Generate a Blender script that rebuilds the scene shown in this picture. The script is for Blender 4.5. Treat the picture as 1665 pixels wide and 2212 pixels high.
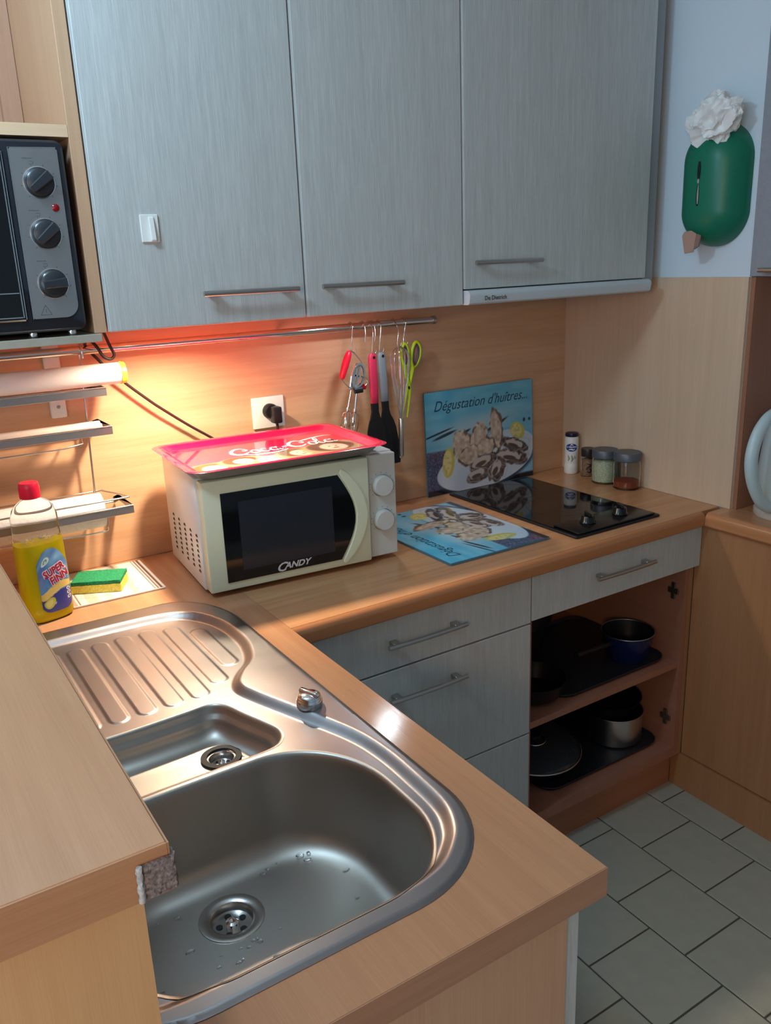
import bpy, bmesh, math, random
import numpy as np
from mathutils import Matrix, Vector
from mathutils.geometry import delaunay_2d_cdt
random.seed(7); np.random.seed(7)
PI = math.pi
SC = bpy.context.scene
COL = SC.collection
for _o in list(bpy.data.objects): bpy.data.objects.remove(_o)

# ------------------------------------------------------------------ camera
cam_d = bpy.data.cameras.new('camera'); cam = bpy.data.objects.new('camera', cam_d); COL.objects.link(cam)
cam_d.sensor_fit = 'HORIZONTAL'; cam_d.sensor_width = 36.0
cam_d.lens = 1814.18 / 1665 * 36.0
cam_d.clip_start = .02
_r = Vector((0.84199, -0.53818, -0.03771)); _u = Vector((0.1859, 0.22381, 0.95674)); _f = Vector((0.50646, 0.81257, -0.2885))
M = Matrix.Identity(4)
for i in range(3):
    M[i][0] = _r[i]; M[i][1] = _u[i]; M[i][2] = -_f[i]
M[0][3], M[1][3], M[2][3] = -1.2041, -1.9231, 1.5621
cam.matrix_world = M
SC.camera = cam

# ------------------------------------------------------------------ world, lights, exposure
SC.view_settings.view_transform = 'Standard'
SC.view_settings.look = 'None'
SC.view_settings.gamma = 1.0
SC.view_settings.use_curve_mapping = False
SC.view_settings.exposure = 0.14
w = bpy.data.worlds.new('sky'); SC.world = w; w.use_nodes = True
w.node_tree.nodes['Background'].inputs[0].default_value = (.55, .75, 1.0, 1)
w.node_tree.nodes['Background'].inputs[1].default_value = 1.2

def light(name, kind, loc, energy, color, size=.3, size_y=None, direction=(0, 0, -1), spread=None, shape='SQUARE'):
    d = bpy.data.lights.new(name, kind); o = bpy.data.objects.new(name, d); COL.objects.link(o)
    d.energy = energy; d.color = color
    if kind == 'AREA':
        d.shape = 'RECTANGLE' if size_y else shape
        d.size = size
        if size_y: d.size_y = size_y
        if spread: d.spread = spread
    o.location = loc
    o.rotation_euler = Vector(direction).to_track_quat('-Z', 'Y').to_euler()
    return o
# lamp recessed under the wall cabinet: warm and strong
light('under_cabinet_lamp', 'AREA', (-.63, -.245, 1.4575), 5.8, (1.0, .81, .58), .044, shape='DISK', spread=math.radians(146))
# second, weak cold one further right
light('under_cabinet_lamp_small', 'AREA', (-.15, -.2, 1.4575), .65, (.75, .9, 1.0), .04, shape='DISK')
# ceiling lamp of the room, cool
_c = light('ceiling_lamp', 'POINT', (-1.30, -.84, 2.20), 22.5, (.50, .77, 1.0)); _c.data.shadow_soft_size = .09
# warm lamp over the living side of the bar
light('room_lamp', 'AREA', (-2.2, -2.7, 1.75), 9, (1.0, .60, .28), .3, shape='DISK', direction=(.9, .9, -.55))
# daylight through the window in the left wall
light('window_daylight', 'AREA', (-2.72, -2.2, 1.5), 14, (.48, .76, 1.0), 1.1, 1.2, direction=(1, .1, -.05))

# ------------------------------------------------------------------ materials
def srgb(r, g, b):
    f = lambda c: (c / 255 / 12.92) if c / 255 <= .04045 else ((c / 255 + .055) / 1.055) ** 2.4
    return (f(r), f(g), f(b), 1)
MATS = {}
def mat(name, color, rough=.5, metal=0.0, spec=.5, trans=0.0, ior=1.45, emis=None, coat=0.0, noise=0.0, nscale=40, bump=0.0, bscale=200, alpha=1.0):
    if name in MATS: return MATS[name]
    m = bpy.data.materials.new(name); m.use_nodes = True
    nt = m.node_tree; b = nt.nodes['Principled BSDF']
    c = color if len(color) == 4 else (*color, 1)
    b.inputs['Base Color'].default_value = c
    b.inputs['Roughness'].default_value = rough; b.inputs['Metallic'].default_value = metal
    b.inputs['Specular IOR Level'].default_value = spec; b.inputs['IOR'].default_value = ior
    b.inputs['Transmission Weight'].default_value = trans; b.inputs['Coat Weight'].default_value = coat
    b.inputs['Alpha'].default_value = alpha
    if emis:
        b.inputs['Emission Color'].default_value = (*emis[:3], 1); b.inputs['Emission Strength'].default_value = emis[3]
    tc = nt.nodes.new('ShaderNodeTexCoord')
    if noise:
        n = nt.nodes.new('ShaderNodeTexNoise'); n.inputs['Scale'].default_value = nscale; n.inputs['Detail'].default_value = 4
        nt.links.new(tc.outputs['Object'], n.inputs['Vector'])
        r = nt.nodes.new('ShaderNodeValToRGB')
        r.color_ramp.elements[0].position = .3; r.color_ramp.elements[1].position = .7
        r.color_ramp.elements[0].color = tuple(x * (1 - noise) for x in c[:3]) + (1,)
        r.color_ramp.elements[1].color = tuple(min(1, x * (1 + noise)) for x in c[:3]) + (1,)
        nt.links.new(n.outputs['Fac'], r.inputs[0]); nt.links.new(r.outputs[0], b.inputs['Base Color'])
    if bump:
        n = nt.nodes.new('ShaderNodeTexNoise'); n.inputs['Scale'].default_value = bscale
        nt.links.new(tc.outputs['Object'], n.inputs['Vector'])
        bp = nt.nodes.new('ShaderNodeBump'); bp.inputs['Strength'].default_value = bump; bp.inputs['Distance'].default_value = .001
        nt.links.new(n.outputs['Fac'], bp.inputs['Height']); nt.links.new(bp.outputs[0], b.inputs['Normal'])
    MATS[name] = m
    return m

SAT, CON = .10, .80
def grain(name, axis, c0, c1, rough=.4, fleck=.5, fine=900, along=14, wave=1.0, coat=0.0, c2=None):
    """laminate with wood grain running along one axis: fine flecks plus broad soft figure"""
    if name in MATS: return MATS[name]
    lum = lambda c: .3 * c[0] + .59 * c[1] + .11 * c[2]
    c0, c1 = [tuple(x * (1 - SAT) + lum(c) * SAT for x in c[:3]) for c in (c0, c1)]
    mid = [(a + b_) / 2 for a, b_ in zip(c0, c1)]
    c0, c1 = [tuple(m_ + (x - m_) * CON for x, m_ in zip(c, mid)) + (1,) for c in (c0, c1)]
    m = bpy.data.materials.new(name); m.use_nodes = True; nt = m.node_tree; N = nt.nodes; L = nt.links
    b = N['Principled BSDF']; b.inputs['Roughness'].default_value = rough; b.inputs['Coat Weight'].default_value = coat
    tc = N.new('ShaderNodeTexCoord')
    def ns(sc_along, sc_across, detail, dist=0):
        mp = N.new('ShaderNodeMapping'); s = [sc_across] * 3; s['xyz'.index(axis)] = sc_along
        mp.inputs['Scale'].default_value = s
        L.new(tc.outputs['Object'], mp.inputs['Vector'])
        n = N.new('ShaderNodeTexNoise'); n.inputs['Scale'].default_value = 1; n.inputs['Detail'].default_value = detail
        n.inputs['Distortion'].default_value = dist
        L.new(mp.outputs[0], n.inputs['Vector']); return n
    a = ns(along, fine, 2); bb = ns(1.6, 26, 3, .6 * wave); cc = ns(3, 90, 2, .3)
    mx = N.new('ShaderNodeMath'); mx.operation = 'MULTIPLY_ADD'; mx.inputs[1].default_value = fleck
    L.new(a.outputs['Fac'], mx.inputs[0])
    m2 = N.new('ShaderNodeMath'); m2.operation = 'MULTIPLY'; m2.inputs[1].default_value = .62 * wave
    L.new(bb.outputs['Fac'], m2.inputs[0])
    m3 = N.new('ShaderNodeMath'); m3.operation = 'MULTIPLY_ADD'; m3.inputs[1].default_value = .35
    L.new(cc.outputs['Fac'], m3.inputs[0]); L.new(m2.outputs[0], m3.inputs[2]); L.new(m3.outputs[0], mx.inputs[2])
    r = N.new('ShaderNodeValToRGB'); e = r.color_ramp.elements
    tot = fleck * .5 + .31 * wave + .175
    e[0].position = tot - .20; e[1].position = tot + .20; e[0].color = c0; e[1].color = c1
    L.new(mx.outputs[0], r.inputs[0]); L.new(r.outputs[0], b.inputs['Base Color'])
    bp = N.new('ShaderNodeBump'); bp.inputs['Strength'].default_value = .12; bp.inputs['Distance'].default_value = .0005
    L.new(a.outputs['Fac'], bp.inputs['Height']); L.new(bp.outputs[0], b.inputs['Normal'])
    MATS[name] = m
    return m

B0, B1 = srgb(196, 140, 92), srgb(226, 176, 128)
beech_x = grain('beech_x', 'x', B0, B1, .36)
beech_y = grain('beech_y', 'y', B0, B1, .36)
beech_z = grain('beech_z', 'z', srgb(204, 148, 98), srgb(226, 176, 128), .42)
beech_top = grain('beech_worktop', 'x', srgb(186, 124, 74), srgb(214, 156, 104), .22, fleck=.35)
beech_pen = grain('beech_worktop_side', 'y', srgb(180, 122, 80), srgb(202, 146, 100), .14, fleck=.35, wave=.8)
beech_edge = grain('beech_edge', 'y', srgb(186, 128, 84), srgb(208, 150, 106), .4)
beech_edge_x = grain('beech_edge_x', 'x', srgb(186, 128, 84), srgb(208, 150, 106), .4)
beech_nose = grain('beech_nose', 'x', srgb(176, 108, 58), srgb(196, 126, 72), .22, fleck=.3)
beech_nose_y = grain('beech_nose_y', 'y', srgb(186, 118, 66), srgb(206, 138, 84), .25, fleck=.3)
beech_dark = grain('beech_plinth', 'x', srgb(168, 100, 62), srgb(186, 116, 72), .45)
beech_in = grain('beech_inner', 'y', srgb(160, 100, 74), srgb(174, 114, 86), .5)
grey_z = grain('grey_laminate', 'z', srgb(176, 178, 174), srgb(204, 206, 201), .42, fleck=.8, fine=800, along=22, wave=.4)
grey_edge = mat('grey_edge', srgb(205, 207, 206), .35)
white_wall = mat('wall_paint', srgb(214, 226, 234), .85, bump=.1, bscale=300)
ceil_m = mat('ceiling_paint', srgb(225, 225, 222), .9, bump=.05)
plastic_w = mat('white_plastic', srgb(232, 232, 226), .35)
cream = mat('cream_plastic', srgb(222, 226, 196), .38)
mw_body = mat('microwave_enamel', srgb(222, 224, 224), .3, coat=.2)
mw_grey = mat('microwave_panel', srgb(205, 206, 200), .4)
black_gl = mat('black_glass', srgb(10, 10, 14), .06, coat=.3)
black_pl = mat('black_plastic', srgb(22, 23, 27), .4)
mw_window = mat('microwave_window', srgb(38, 42, 50), .18, noise=.35, nscale=900)
black_rub = mat('black_rubber', srgb(16, 15, 18), .6)
chrome = mat('chrome', (.85, .85, .85, 1), .12, metal=1)
nickel = mat('satin_nickel', (.50, .49, .47, 1), .32, metal=1)
wire_m = mat('wire_metal', (.62, .60, .58, 1), .25, metal=1)
strip_m = mat('strip_metal', (.42, .42, .42, 1), .38, metal=1)
red_pl = mat('red_plastic', srgb(215, 22, 48), .3)
red_sil = mat('red_silicone', srgb(196, 44, 78), .5)
grey_sil = mat('grey_silicone', srgb(128, 134, 140), .5)
green_pl = mat('lime_plastic', srgb(184, 214, 28), .35)
purple_pl = mat('purple_rubber', srgb(96, 66, 92), .5)
clear_pl = mat('clear_plastic', (.97, .97, .96, 1), .08, trans=1.0, ior=1.07)
glass_m = mat('jar_glass', (.95, .96, .95, 1), .03, trans=1.0, ior=1.3)
soap_m = mat('lemon_soap', srgb(236, 214, 14), .12, trans=.25, ior=1.34)
def emitter(name, col, s):
    return mat(name, (.1, .1, .1, 1), .5, emis=(*col, s))

def steel(name, base, rough):
    m = mat(name, base, rough, metal=1); nt = m.node_tree; N = nt.nodes; L = nt.links; b = N['Principled BSDF']
    tc = N.new('ShaderNodeTexCoord'); n = N.new('ShaderNodeTexNoise'); n.inputs['Scale'].default_value = 9; n.inputs['Detail'].default_value = 6
    L.new(tc.outputs['Object'], n.inputs['Vector'])
    mr = N.new('ShaderNodeMapRange'); mr.inputs['To Min'].default_value = rough - .05; mr.inputs['To Max'].default_value = rough + .07
    L.new(n.outputs['Fac'], mr.inputs['Value']); L.new(mr.outputs[0], b.inputs['Roughness'])
    n2 = N.new('ShaderNodeTexNoise'); n2.inputs['Scale'].default_value = 1600
    L.new(tc.outputs['Object'], n2.inputs['Vector'])
    bp = N.new('ShaderNodeBump'); bp.inputs['Strength'].default_value = .10; bp.inputs['Distance'].default_value = .0002
    L.new(n2.outputs['Fac'], bp.inputs['Height']); L.new(bp.outputs[0], b.inputs['Normal'])
    return m
sink_m = steel('sink_steel', (.37, .35, .35, 1), .34)
bowl_m = steel('bowl_steel', (.44, .40, .355, 1), .43)
oven_panel = steel('oven_panel_steel', (.50, .50, .50, 1), .35)

def vcol(name, rough=.4, coat=0.0, metal=0.0):
    """printed surface: colour comes from the mesh's own colour attribute"""
    if name in MATS: return MATS[name]
    m = bpy.data.materials.new(name); m.use_nodes = True; nt = m.node_tree; b = nt.nodes['Principled BSDF']
    a = nt.nodes.new('ShaderNodeAttribute'); a.attribute_name = 'print'
    nt.links.new(a.outputs['Color'], b.inputs['Base Color'])
    b.inputs['Roughness'].default_value = rough; b.inputs['Coat Weight'].default_value = coat; b.inputs['Metallic'].default_value = metal
    MATS[name] = m
    return m
print_gloss = vcol('printed_gloss', .12, .4)
print_tray = vcol('printed_tray', .2, 1.0)
print_matt = vcol('printed_matt', .5)

# ------------------------------------------------------------------ object helpers
def world_m(o):
    m = Matrix.Identity(4)
    while o is not None:
        m = o.matrix_basis @ m; o = o.parent
    return m
def thing(name, label, cat, loc=(0, 0, 0), rot=0, group=None):
    o = bpy.data.objects.new(name, None); COL.objects.link(o)
    o.empty_display_size = .05
    o.location = loc; o.rotation_euler = (0, 0, rot)
    tag(o, label, cat, group); return o
def tag(o, label=None, cat=None, group=None, kind=None):
    if label: o['label'] = label
    if cat: o['category'] = cat
    if group: o['group'] = group
    if kind: o['kind'] = kind
    return o
def obj(name, g, m, parent=None, world=True, smooth=None, label=None):
    """link a bmesh or mesh as one object; world=True means its coordinates are world ones"""
    if isinstance(g, bmesh.types.BMesh):
        me = bpy.data.meshes.new(name)
        bmesh.ops.recalc_face_normals(g, faces=g.faces)
        g.to_mesh(me); g.free()
    else: me = g
    if parent is not None and world:
        me.transform(world_m(parent).inverted())
    ms = m if isinstance(m, (list, tuple)) else [m]
    for q in ms: me.materials.append(q)
    o = bpy.data.objects.new(name, me); COL.objects.link(o)
    o.parent = parent
    if smooth is not None:
        me.polygons.foreach_set('use_smooth', [True] * len(me.polygons))
        try: me.set_sharp_from_angle(angle=math.radians(smooth))
        except Exception: pass
    if label: o['label'] = label
    return o
def base(name, label, cat, g, m, group=None, smooth=None):
    """a thing that is one mesh"""
    return tag(obj(name, g, m, smooth=smooth), label, cat, group)
def struct(name, g, m, parent=None, smooth=None):
    o = obj(name, g, m, parent, smooth=smooth)
    if parent is None: o['kind'] = 'structure'
    return o
def box(x0, x1, y0, y1, z0, z1, bev=0, bm=None, seg=1):
    own = bmesh.new()
    vs = [own.verts.new((x, y, z)) for x in (x0, x1) for y in (y0, y1) for z in (z0, z1)]
    for f in ((0, 1, 3, 2), (4, 6, 7, 5), (0, 4, 5, 1), (2, 3, 7, 6), (0, 2, 6, 4), (1, 5, 7, 3)):
        own.faces.new([vs[i] for i in f])
    bmesh.ops.recalc_face_normals(own, faces=own.faces)
    if bev: bmesh.ops.bevel(own, geom=list(own.edges), offset=bev, segments=seg, affect='EDGES', profile=.5)
    if bm is None: return own
    return join(bm, own)
def join(a, b):
    me = bpy.data.meshes.new('tmp'); b.to_mesh(me); b.free(); a.from_mesh(me); bpy.data.meshes.remove(me); return a
def xf(bm, m):
    bmesh.ops.transform(bm, matrix=m, verts=bm.verts); return bm
def catmull(pts, n=6, closed=False):
    P = [Vector(p) for p in pts]; out = []; k = len(P)
    rng = range(k) if closed else range(k - 1)
    for i in rng:
        if closed: a, b, c, d = P[(i - 1) % k], P[i], P[(i + 1) % k], P[(i + 2) % k]
        else: a, b, c, d = P[max(i - 1, 0)], P[i], P[i + 1], P[min(i + 2, k - 1)]
        for j in range(n):
            t = j / n
            out.append(.5 * ((2 * b) + (c - a) * t + (2 * a - 5 * b + 4 * c - d) * t * t + (3 * b - a - 3 * c + d) * t ** 3))
    if not closed: out.append(P[-1].copy())
    return out
def tube(pts, r, seg=10, bm=None, closed=False, cap=True, flat=None):
    """sweep a round section (radius number or list) along a polyline"""
    bm = bm or bmesh.new()
    P = [Vector(p) for p in pts]; n = len(P); rings = []
    up = None
    for i in range(n):
        if closed: t = (P[(i + 1) % n] - P[(i - 1) % n]).normalized()
        else: t = (P[min(i + 1, n - 1)] - P[max(i - 1, 0)]).normalized()
        if up is None:
            up = Vector((0, 0, 1)) if abs(t.z) < .9 else Vector((1, 0, 0))
        up = (up - t * up.dot(t)).normalized(); s = t.cross(up)
        rr = r[i] if isinstance(r, (list, tuple)) else r
        f = flat or 1
        rings.append([bm.verts.new(P[i] + (up * math.cos(a) * rr * f + s * math.sin(a) * rr)) for a in [2 * PI * k / seg for k in range(seg)]])
    m = n if closed else n - 1
    for i in range(m):
        A, B = rings[i], rings[(i + 1) % n]
        for k in range(seg): bm.faces.new((A[k], A[(k + 1) % seg], B[(k + 1) % seg], B[k]))
    if cap and not closed:
        bm.faces.new(rings[0][::-1]); bm.faces.new(rings[-1])
    return bm
def lathe(prof, seg=32, c=(0, 0, 0), bm=None, cap0=True, cap1=True, sx=1, sy=1):
    bm = bm or bmesh.new(); rings = []
    for r, z in prof:
        rings.append([bm.verts.new((c[0] + sx * r * math.cos(2 * PI * k / seg), c[1] + sy * r * math.sin(2 * PI * k / seg), c[2] + z)) for k in range(seg)])
    for A, B in zip(rings, rings[1:]):
        for k in range(seg): bm.faces.new((A[k], A[(k + 1) % seg], B[(k + 1) % seg], B[k]))
    if cap0: bm.faces.new(rings[0][::-1])
    if cap1: bm.faces.new(rings[-1])
    return bm
def loft(rings, bm=None, cap0=False, cap1=False, closed=True):
    bm = bm or bmesh.new(); R = [[bm.verts.new(p) for p in r] for r in rings]
    for A, B in zip(R, R[1:]):
        n = len(A)
        for k in range(n if closed else n - 1): bm.faces.new((A[k], A[(k + 1) % n], B[(k + 1) % n], B[k]))
    if cap0: bm.faces.new(R[0][::-1])
    if cap1: bm.faces.new(R[-1])
    return bm
def prism(poly, axis, a, b, bm=None, bev=0):
    """extrude a 2-D polygon along an axis; the 2-D coordinates are the two other axes in order"""
    own = bmesh.new()
    def P(u, v, t):
        return {'x': (t, u, v), 'y': (u, t, v), 'z': (u, v, t)}[axis]
    A = [own.verts.new(P(u, v, a)) for u, v in poly]; B = [own.verts.new(P(u, v, b)) for u, v in poly]
    n = len(poly)
    own.faces.new(A); own.faces.new(B[::-1])
    for k in range(n): own.faces.new((A[k], B[k], B[(k + 1) % n], A[(k + 1) % n]))
    bmesh.ops.recalc_face_normals(own, faces=own.faces)
    if bev: bmesh.ops.bevel(own, geom=list(own.edges), offset=bev, segments=1, affect='EDGES')
    if bm is None: return own
    return join(bm, own)
def rrect(x0, x1, y0, y1, rx, ry=None, n=8):
    ry = ry or rx; out = []
    for cx, cy, a0 in ((x1 - rx, y1 - ry, 0), (x0 + rx, y1 - ry, 90), (x0 + rx, y0 + ry, 180), (x1 - rx, y0 + ry, 270)):
        for k in range(n + 1):
            a = math.radians(a0 + 90 * k / n); out.append((cx + rx * math.cos(a), cy + ry * math.sin(a)))
    return out
def copy_tree(o, parent=None, loc=None, rot=None, label=None, group=None):
    c = o.copy(); COL.objects.link(c); c.parent = parent
    if loc is not None: c.location = loc
    if rot is not None: c.rotation_euler = (0, 0, rot)
    if label: c['label'] = label
    if group: c['group'] = group
    for ch in list(o.children): copy_tree(ch, c)
    return c
def text(body, size, m, fn, parent, name='lettering', shear=0, bold=0, align='LEFT', extrude=0, sx=1.0, res=3, world=True):
    """built-in font outline turned into a mesh whose 2-D points go through fn(u, v) -> 3-D point"""
    cu = bpy.data.curves.new('t', 'FONT'); cu.body = body; cu.size = size; cu.shear = shear; cu.offset = bold; cu.align_x = align
    cu.resolution_u = res
    to = bpy.data.objects.new('t', cu); COL.objects.link(to)
    dg = bpy.context.evaluated_depsgraph_get(); dg.update()
    me = bpy.data.meshes.new_from_object(to.evaluated_get(dg))
    bpy.data.objects.remove(to); bpy.data.curves.remove(cu)
    me.materials.clear()
    for v in me.vertices: v.co = Vector(fn(v.co.x * sx, v.co.y))
    return obj(name, me, m, parent, world=world)
def ribbon(strokes, fn, bm=None):
    """flat strokes; each is (points, widths) in 2-D, mapped by fn to 3-D"""
    bm = bm or bmesh.new()
    for pts, wd in strokes:
        if len(pts) < 3: P = [Vector((*p, 0)) for p in pts]
        else: P = catmull([(*p, 0) for p in pts], 8)
        n = len(P); L = []; Rr = []
        for i in range(n):
            t = (P[min(i + 1, n - 1)] - P[max(i - 1, 0)]); t.normalize(); s = Vector((-t.y, t.x, 0))
            q = i / (n - 1) * (len(wd) - 1); k = min(int(q), len(wd) - 2) if len(wd) > 1 else 0
            ww = wd[0] if len(wd) == 1 else wd[k] + (wd[k + 1] - wd[k]) * (q - k)
            L.append(bm.verts.new(fn(*(P[i] + s * ww / 2)[:2]))); Rr.append(bm.verts.new(fn(*(P[i] - s * ww / 2)[:2])))
        for i in range(n - 1): bm.faces.new((L[i], L[i + 1], Rr[i + 1], Rr[i]))
    return bm
def printed(name, nu, nv, fn, paint, m, parent, world=True):
    """fine grid sheet whose vertices carry the printed colours; paint(u, v) gets arrays 0..1 and returns sRGB 0..255"""
    U, V = np.meshgrid(np.linspace(0, 1, nu), np.linspace(0, 1, nv))
    co = [fn(a, b) for a, b in zip(U.ravel(), V.ravel())]
    idx = np.arange(nu * nv).reshape(nv, nu)
    q = np.stack([idx[:-1, :-1], idx[:-1, 1:], idx[1:, 1:], idx[1:, :-1]], -1).reshape(-1, 4)
    me = bpy.data.meshes.new(name); me.from_pydata(co, [], q.tolist())
    c = paint(U.ravel(), V.ravel()) / 255.0
    lin = np.where(c <= .04045, c / 12.92, ((np.clip(c, 0, 1) + .055) / 1.055) ** 2.4)
    at = me.color_attributes.new('print', 'FLOAT_COLOR', 'POINT')
    at.data.foreach_set('color', np.concatenate([lin, np.ones((len(lin), 1))], 1).astype(np.float32).ravel())
    return obj(name, me, m, parent, world=world)
def vnoise(u, v, s, seed=0):
    """smooth value noise on arrays"""
    x = u * s; y = v * s; xi = np.floor(x).astype(int); yi = np.floor(y).astype(int); fx = x - xi; fy = y - yi
    fx = fx * fx * (3 - 2 * fx); fy = fy * fy * (3 - 2 * fy)
    h = lambda a, b: (np.sin(a * 127.1 + b * 311.7 + seed * 74.7) * 43758.5453) % 1
    return (h(xi, yi) * (1 - fx) + h(xi + 1, yi) * fx) * (1 - fy) + (h(xi, yi + 1) * (1 - fx) + h(xi + 1, yi + 1) * fx) * fy
def blend(c, k, col):
    k = np.clip(k, 0, 1)[:, None]; return c * (1 - k) + np.array(col, float)[None, :] * k if np.ndim(col) == 1 else c * (1 - k) + col * k
def ell(u, v, cx, cy, rx, ry, a=0, soft=.08):
    ca, sa = math.cos(a), math.sin(a); x = (u - cx) * ca + (v - cy) * sa; y = -(u - cx) * sa + (v - cy) * ca
    return (1 - np.sqrt((x / rx) ** 2 + (y / ry) ** 2)) / soft

# ------------------------------------------------------------------ room shell
FZ = .05          # floor level; worktop top is z = .90
struct('wall_back', box(-2.9, 1.4, .012, .12, 0, 2.5), white_wall)
bmw = box(.681, 1.4, -.618, .0115, FZ, 2.5)
struct('wall_right', bmw, white_wall)
struct('wall_far_right', box(1.35, 1.45, -3.9, -.619, FZ, 2.5), white_wall)
struct('wall_rear', box(-2.9, 1.349, -4.0, -3.9, 0, 2.5), white_wall)
bm = box(-2.9, -2.8, -3.899, -2.85, 0, 2.5); box(-2.9, -2.8, -1.55, .0115, 0, 2.5, bm=bm)
box(-2.9, -2.8, -2.85, -1.55, 0, .85, bm=bm); box(-2.9, -2.8, -2.85, -1.55, 2.15, 2.5, bm=bm)
struct('wall_left', bm, white_wall)
struct('ceiling', box(-2.9, 1.45, -4.0, .12, 2.501, 2.6), ceil_m)
wn = struct('window_1', prism([(-2.85, .85), (-1.55, .85), (-1.55, 2.15), (-2.85, 2.15)], 'x', -2.86, -2.858), glass_m)
fr = bmesh.new()
for a in ((-2.85, -2.79, .85, 2.15), (-1.61, -1.55, .85, 2.15), (-2.23, -2.17, .85, 2.15)): box(-2.88, -2.82, a[0], a[1], a[2], a[3], .004, fr)
for a in ((.85, .91), (2.09, 2.15)): box(-2.88, -2.82, -2.79, -1.61, a[0], a[1], .004, fr)
obj('window_frame', fr, plastic_w, wn)

grout = mat('floor_grout', srgb(92, 88, 78), .8)
fl = struct('floor', box(-2.9, 1.45, -4.0, .12, 0, FZ - .0035), grout)
tile_m = mat('floor_tile', srgb(170, 168, 152), .38, noise=.05, nscale=25)
T = .197; g = .0045
tmesh = None
for ci in range(-12, 3):
    x0 = .321 + T * ci
    ph = -.685 if ci % 2 == 0 else -.685 + T / 2
    for rj in range(-2, 14):
        y1 = ph - T * rj + T
        y0 = y1 - T
        if y0 > -.45 or (x0 < -.75 and y1 > -1.3) or x0 > .7: continue
        if x0 < -1.6: continue
        if tmesh is None:
            tb = box(g / 2, T - g / 2, g / 2, T - g / 2, 0, .004, .0012)
            o = obj('tile', tb, tile_m, fl, world=False); tmesh = o.data
        else:
            o = bpy.data.objects.new('tile', tmesh); COL.objects.link(o); o.parent = fl
        o.location = (x0, y0, FZ - .0038)

# wall coverings: beech boards
tag(obj('trim_1', box(-1.18, .6705, 0, .0118, .9004, 1.53), grain('beech_splash', 'x', srgb(200, 148, 106), srgb(224, 178, 136), .32, fleck=.4)), kind='structure')
tag(obj('trim_2', box(.671, .6808, -.6178, .0118, .9004, 1.4865), grain('beech_splash_z', 'z', srgb(206, 176, 142), srgb(220, 192, 160), .45, fleck=.5)), kind='structure')
tag(obj('trim_3', box(.6812, 1.34, -.630, -.6182, .9004, 1.4865), grain('beech_splash_shaded', 'z', srgb(150, 96, 66), srgb(166, 110, 76), .5, fleck=.5)), kind='structure')  # niche board: its shade is put into a darker beech colour

# ------------------------------------------------------------------ worktops
def nose_poly(y_back, y_front, z0, z1, r=.015, r2=.006):
    P = [(y_back, z0), (y_back, z1)]
    for k in range(9):
        a = math.radians(90 * k / 8); P.append((y_front + r - r * math.sin(a), z1 - r + r * math.cos(a)))
    for k in range(5):
        a = math.radians(90 * k / 4); P.append((y_front + r2 - r2 * math.cos(a), z0 + r2 - r2 * math.sin(a)))
    return P
ZT = .9
wt = thing('worktop', 'long beech laminate worktop with rounded front edge under the microwave and hob', 'worktop', (0, -.3, .862))
P = nose_poly(-.001, -.6, .862, ZT)
obj('surface', prism([(y, z) for y, z in P if y > -.586] + [(-.586, .862)], 'x', -.5915, .6705), beech_top, wt)
Pn = [(-.5862, .862), (-.5862, ZT)] + [(y, z) for y, z in P if y < -.5862]
obj('rounded_edge', prism(Pn, 'x', -.5915, .598), beech_nose, wt, smooth=50)
wt2 = thing('worktop', 'beech worktop of the right-hand run carrying the white kettle', 'worktop', (.95, -1.1, .862))
bm = bmesh.new()
obj('surface', box(.612, 1.345, -1.95, -.6303, .862, ZT), grain('beech_top2', 'y', srgb(176, 112, 66), srgb(204, 146, 98), .24), wt2)
obj('surface', box(.612, .6805, -.6302, -.6006, .862, ZT), beech_top, wt2)
P2 = [(.6118, .862), (.6118, ZT)] + [(x + .6118 + .5862 - .0005, z) for x, z in [(y, z) for y, z in P if y < -.5862]]
obj('rounded_edge', prism(P2, 'y', -1.95, -.6006), beech_nose_y, wt2, smooth=50)

# peninsula worktop with the cut-out of the sink
def ellipse_corners(x0, x1, y0, y1, cor, n=10):
    """cor: (rx, ry) for +x+y, -x+y, -x-y, +x-y"""
    out = []
    for (cx, cy, a0), (rx, ry) in zip(((x1, y1, 0), (x0, y1, 90), (x0, y0, 180), (x1, y0, 270)), cor):
        sx = -1 if cx == x1 else 1; sy = -1 if cy == y1 else 1
        for k in range(n + 1):
            a = math.radians(a0 + 90 * k / n); out.append((cx + sx * rx + rx * math.cos(a), cy + sy * ry + ry * math.sin(a)))
    return out
SX0, SX1, SY0, SY1 = -1.155, -.650, -1.313, -.316
def sink_outline(d=0, n=12):
    c = [(.11 - d, .17 - d), (.11 - d, .12 - d), (.13 - d, .12 - d), (.15 - d, .15 - d)]
    return ellipse_corners(SX0 + d, SX1 - d, SY0 + d, SY1 - d, c, n)
def cdt_plate(outer, holes, extra=()):
    vs = [Vector(p) for p in outer]; ed = [(i, (i + 1) % len(outer)) for i in range(len(outer))]
    for h in holes:
        o = len(vs); vs += [Vector(p) for p in h]; ed += [(o + i, o + (i + 1) % len(h)) for i in range(len(h))]
    vs += [Vector(p) for p in extra]
    V, E, F = delaunay_2d_cdt(vs, ed, [], 0, 1e-6)[:3]
    V = np.array([tuple(v) for v in V])
    F = np.array([f for f in F if len(f) == 3])
    c = V[F].mean(1)
    keep = inside(c, outer)
    for h in holes: keep &= ~inside(c, h)
    return V, F[keep]
def inside(p, poly):
    poly = np.array(poly); r = np.zeros(len(p), bool); x, y = p[:, 0], p[:, 1]
    for (x1, y1), (x2, y2) in zip(poly, np.roll(poly, -1, 0)):
        if y1 == y2: continue
        k = ((y1 > y) != (y2 > y)) & (x < (x2 - x1) * (y - y1) / (y2 - y1) + x1); r ^= k
    return r
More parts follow.
